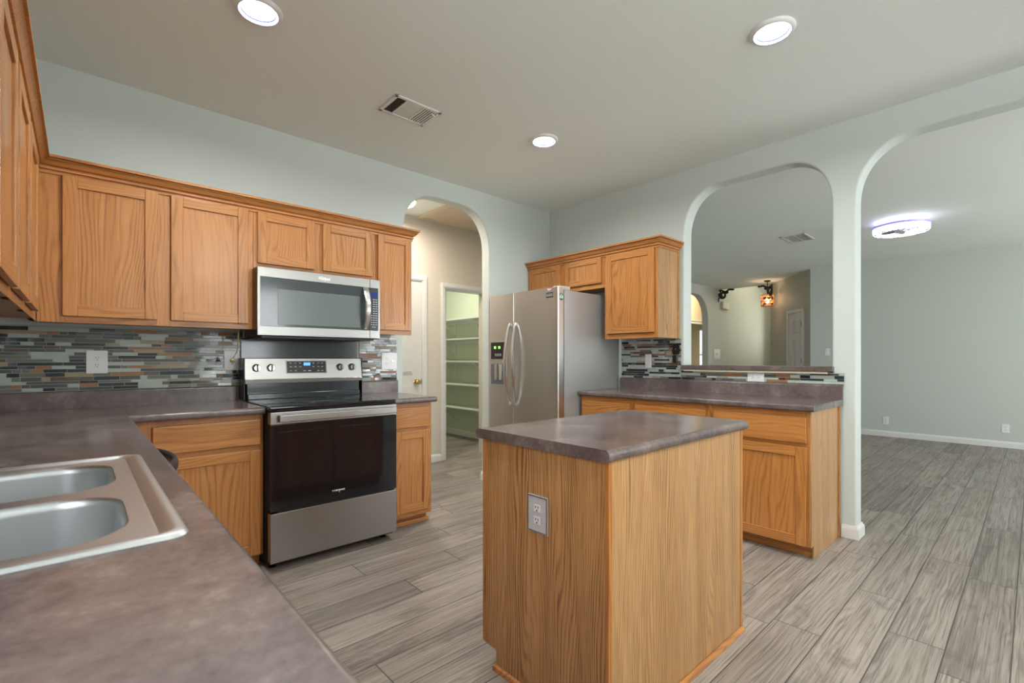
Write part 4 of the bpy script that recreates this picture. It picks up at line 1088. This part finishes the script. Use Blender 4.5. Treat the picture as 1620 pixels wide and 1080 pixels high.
for k in range(60):
    a = rr_.random() * 6.283; r = rr_.uniform(.202, .238)
    x, y = fxc + r * math.cos(a), fyc + r * math.sin(a)
    mb.box(x - .006, x + .006, y - .005, y + .005, fzc - .043, fzc - .034)
part('crystal_dots', mb, FANBL, t)
area('fan_uplight', (fxc, fyc, fzc + .045), (math.pi, 0, 0), .44, .44, 1.2, (.97, .97, 1), 'DISK')

# attic hatch and lamp in the hall ceiling
t = thing('attic_hatch', 'tan textured attic hatch with painted frame in the hall ceiling', 'hatch', (3.2, 4.2, ZK))
hx0, hx1, hy0, hy1 = 2.82, 3.60, 3.82, 4.56
part('panel', MB().box(hx0, hx1, hy0, hy1, ZK - .012, ZK - .0005), HATCH, t)
mb = MB()
for a in ((hx0 - .05, hx0, hy0 - .05, hy1 + .05), (hx1, hx1 + .05, hy0 - .05, hy1 + .05), (hx0, hx1, hy0 - .05, hy0), (hx0, hx1, hy1, hy1 + .05)): mb.box(a[0], a[1], a[2], a[3], ZK - .022, ZK - .0005, .005)
part('frame', mb, PEACH, t)
t = thing('ceiling_light', 'bright round flush lamp at the left top of the hall arch', 'ceiling light', (2.375, 4.2, ZK))
part('base', MB().lathe((2.375, 4.2, ZK), [(.12, 0), (.125, -.01), (.12, -.022)], 0, 36), TRIM, t)
part('dome', MB().lathe((2.375, 4.2, ZK), [(.115, -.02), (.11, -.04), (.09, -.062), (.05, -.075), (.01, -.08)], 0, 36), HALLB, t)
area('hall_glow', (2.375, 4.2, ZK - .09), (0, 0, 0), .18, .18, 22, (1, .88, .74), 'DISK')
t = thing('ceiling_light', 'round flush lamp on the pantry ceiling, hidden above the doorway', 'ceiling light', (3.5, 5.6, ZK))
part('dome', MB().lathe((3.5, 5.6, ZK), [(.14, 0), (.13, -.04), (.08, -.07), (.01, -.08)], 0, 30), HALLB, t)
area('pantry_glow', (3.5, 5.6, ZK - .1), (0, 0, 0), .3, .3, 16, (1, 1, .86), 'DISK')

# pendant over the foyer opening
PX, PY, PZ = 9.84, 3.485, 2.31
t = thing('pendant_light', 'amber drum pendant lamp hanging on a dark chain beside the foyer opening', 'pendant light', (PX, PY, ZL))
part('canopy', MB().lathe((PX, PY, ZL), [(.06, 0), (.06, -.015), (.02, -.03)], 0, 24), BRONZE, t)
part('chain', MB().tube([(PX, PY, ZL - .025), (PX, PY, 2.42)], .009, 0, 8), BRONZE, t)
part('bulb', MB().lathe((PX, PY, 2.29), [(.008, .05), (.014, .03), (.032, 0), (.02, -.03), (.004, -.038)], 0, 18), BULB, t)
mb = MB()
mb.lathe((PX, PY, 2.42), [(.11, 0), (.112, -.012), (.10, -.012), (.10, 0)], 1, 28, 'z', False, False)
rr_ = random.Random(9)
for k in range(4):
    z = 2.395 - k * .055
    for j in range(10):
        a0 = 2 * math.pi * (j + .5 * (k % 2)) / 10; a1 = a0 + .5
        lp = []
        for f in range(5):
            a = a0 + (a1 - a0) * f / 4; zz = z + .008 * math.sin(f * 2 + k)
            lp.append([(PX + r * math.cos(a), PY + r * math.sin(a), zz + h) for r, h in ((.105, -.018), (.112, -.018), (.112, .018), (.105, .018))])
        mb.rings(lp, rr_.choice([0, 0, 1]))
mb.lathe((PX, PY, 2.205), [(.11, 0), (.112, -.01), (.10, -.01), (.10, 0)], 1, 28, 'z', False, False)
part('shade', mb, [AMBER, mat('dark_shade_strips', (.10, .035, .015), .4)], t)
pl_ = bpy.data.lights.new('pendant_glow', 'POINT'); pl_.energy = 2.5; pl_.color = (1, .74, .48); pl_.shadow_soft_size = .05
po = bpy.data.objects.new('pendant_glow', pl_); COL.objects.link(po); po.location = (PX, PY, 2.33)
pl_ = bpy.data.lights.new('foyer_glow', 'POINT'); pl_.energy = 22; pl_.color = (1, .88, .62); pl_.shadow_soft_size = .1
po = bpy.data.objects.new('foyer_glow', pl_); COL.objects.link(po); po.location = (11.6, 3.5, 3.15)
t = thing('ceiling_light', 'round flush lamp on the high foyer ceiling, hidden behind the header', 'ceiling light', (11.6, 3.5, 3.45))
part('dome', MB().lathe((11.6, 3.5, 3.45), [(.16, 0), (.15, -.05), (.08, -.09), (.01, -.1)], 0, 30), HALLB, t)
pl_ = bpy.data.lights.new('study_glow', 'POINT'); pl_.energy = 26; pl_.color = (1, .80, .55); pl_.shadow_soft_size = .1  # added warm lamp, since the room behind the arch needs light
po = bpy.data.objects.new('study_glow', pl_); COL.objects.link(po); po.location = (10.6, 5.15, 2.6)
t = thing('ceiling_light', 'unseen flush lamp added on the ceiling of the room behind the round arch', 'ceiling light', (10.6, 5.15, 2.9))
part('dome', MB().lathe((10.6, 5.15, 2.9), [(.16, 0), (.15, -.05), (.08, -.09), (.01, -.1)], 0, 30), HALLB, t)

# scroll corbels at the foyer opening
def corbel(label, sgn, y):
    t = thing('corbel', label, 'corbel', (XH - .03, y, ZL), 'scroll corbels at the foyer opening')
    mb = MB()
    pts = []
    for k in range(26):
        a = k / 25 * 2 * math.pi * 1.35; r = .075 - .055 * k / 25
        pts.append((XH - .05, y + sgn * (.085 + r * math.cos(a + 2.6)), ZL - .135 + r * 1.15 * math.sin(a + 2.6)))
    mb.tube(pts, (.03, .022), 0, 8, (1, 0, 0))
    part('scroll', mb, BRONZE, t)
    mb = MB()
    pts = [(XH - .05, y + sgn * (.02 + .30 * f), ZL - .03 - .06 * math.sin(3.14 * f) * (1 - f) + .012 * math.sin(12 * f)) for f in [k / 14 for k in range(15)]]
    mb.tube(pts, (.028, .019), 0, 8, (1, 0, 0))
    pts = [(XH - .05, y + sgn * (.015 + .03 * math.sin(5 * f)), ZL - .03 - .25 * f) for f in [k / 10 for k in range(11)]]
    mb.tube(pts, (.028, .017), 0, 8, (1, 0, 0))
    part('arm', mb, BRONZE, t)
    part('leaf', MB().lathe((XH - .05, y + sgn * .17, ZL - .085), [(.004, -.03), (.03, -.02), (.038, 0), (.03, .02), (.004, .03)], 0, 12, 'x'), BRONZE, t)
    return t
corbel('black iron scroll corbel at the left end of the foyer opening', -1, YD - .01)
corbel('black iron scroll corbel at the right end of the foyer opening, behind the pendant', 1, d1.y - .10)
t = thing('door_chime', 'white box door chime high on the living room wall left of the foyer', 'door chime', (10.5, YD, 2.36))
part('cover', MB().box(10.36, 10.68, YD - .055, YD - .001, 2.27, 2.43, .012), mat('chime_cream', (.70, .68, .60), .4), t)
part('side_tube', MB().box(10.40, 10.64, YD - .06, YD - .05, 2.285, 2.295, .002), MATS['chime_cream'], t)

# six panel door on the diagonal wall, drawn flat then turned into place
def diag_struct(name, build, m, parent=None, label=None):
    mb = MB(); build(mb)
    M = Matrix(((dn.x, -dp.x, 0, d0.x), (dn.y, -dp.y, 0, d0.y), (0, 0, 1, 0), (0, 0, 0, 1)))
    me = bpy.data.meshes.new(name); mb.bm.transform(M); bmesh.ops.recalc_face_normals(mb.bm, faces=mb.bm.faces[:]); mb.bm.to_mesh(me); mb.bm.free()
    o = finish(name, me, m, parent)
    if parent is None: o['kind'] = 'structure'
    return o
# local frame: x along the wall from its near corner, y into the room
dA, dB = .25, .78
def six(mb):
    mb.box(dA, dB, .001, .012, .01, 2.0, .001)
    cm = (dA + dB) / 2
    for z0, z1 in ((.18, .82), (.93, 1.52), (1.63, 1.88)):
        for a, b in ((dA + .075, cm - .03), (cm + .03, dB - .075)):
            mb.box(a, b, .010, .022, z0, z1, .006); mb.box(a + .022, b - .022, .015, .034, z0 + .022, z1 - .022, .009)
d3 = diag_struct('door_2', six, DOORW)
def cas(mb):
    mb.box(dA - .05, dA - .002, .001, .026, 0, 2.052, .003); mb.box(dB + .002, dB + .05, .001, .026, 0, 2.052, .003); mb.box(dA - .05, dB + .05, .001, .028, 2.003, 2.06, .003)
diag_struct('trim_4', cas, TRIM)
for z in (.3, 1.1, 1.75): diag_struct('hinge', lambda mb, z=z: mb.box(dA + .002, dA + .014, .012, .028, z, z + .09, .003), HINGE, d3)
# white half height trim and dark doorway edge at the end of the foyer
struct('door_3', MB().box(13.262, 13.298, 4.20, 4.50, 0, 1.62, .003), mat('foyer_door_tan', (.42, .38, .26), .5))
struct('trim_5', MB().box(13.25, 13.298, 4.502, 4.56, 0, 1.66, .004).box(13.25, 13.298, 4.14, 4.56, 1.622, 1.68, .004), TRIM)
part('hinge', MB().box(13.255, 13.262, 4.46, 4.498, 1.28, 1.42, .003), HINGE, bpy.data.objects['door_3'])

# ================================================================ PANTRY SHELVES
for i, z in enumerate((1.765, 1.475, 1.150, .815, .475)):
    lab = ('highest', 'second highest', 'middle', 'second lowest', 'lowest')[i] + ' of the white shelves on the pantry wall'
    t = thing('pantry_shelf', lab, 'shelf', (XP, 5.7, z), 'pantry shelves')
    part('board', MB().box(XP - .31, XP - .001, 4.78, 6.78, z - .019, z, .002).box(XP - .02, XP - .001, 4.78, 6.78, z - .058, z - .019, .002), SHELFM, t)
    for y in (5.35, 6.1):
        mb = MB().box(XP - .008, XP - .001, y - .012, y + .012, z - .26, z - .02)
        mb.box(XP - .26, XP - .004, y - .012, y + .012, z - .026, z - .0195).tube([(XP - .25, y, z - .026), (XP - .006, y, z - .245)], .006, 0, 8)
        part('bracket', mb, SHELFM, t)
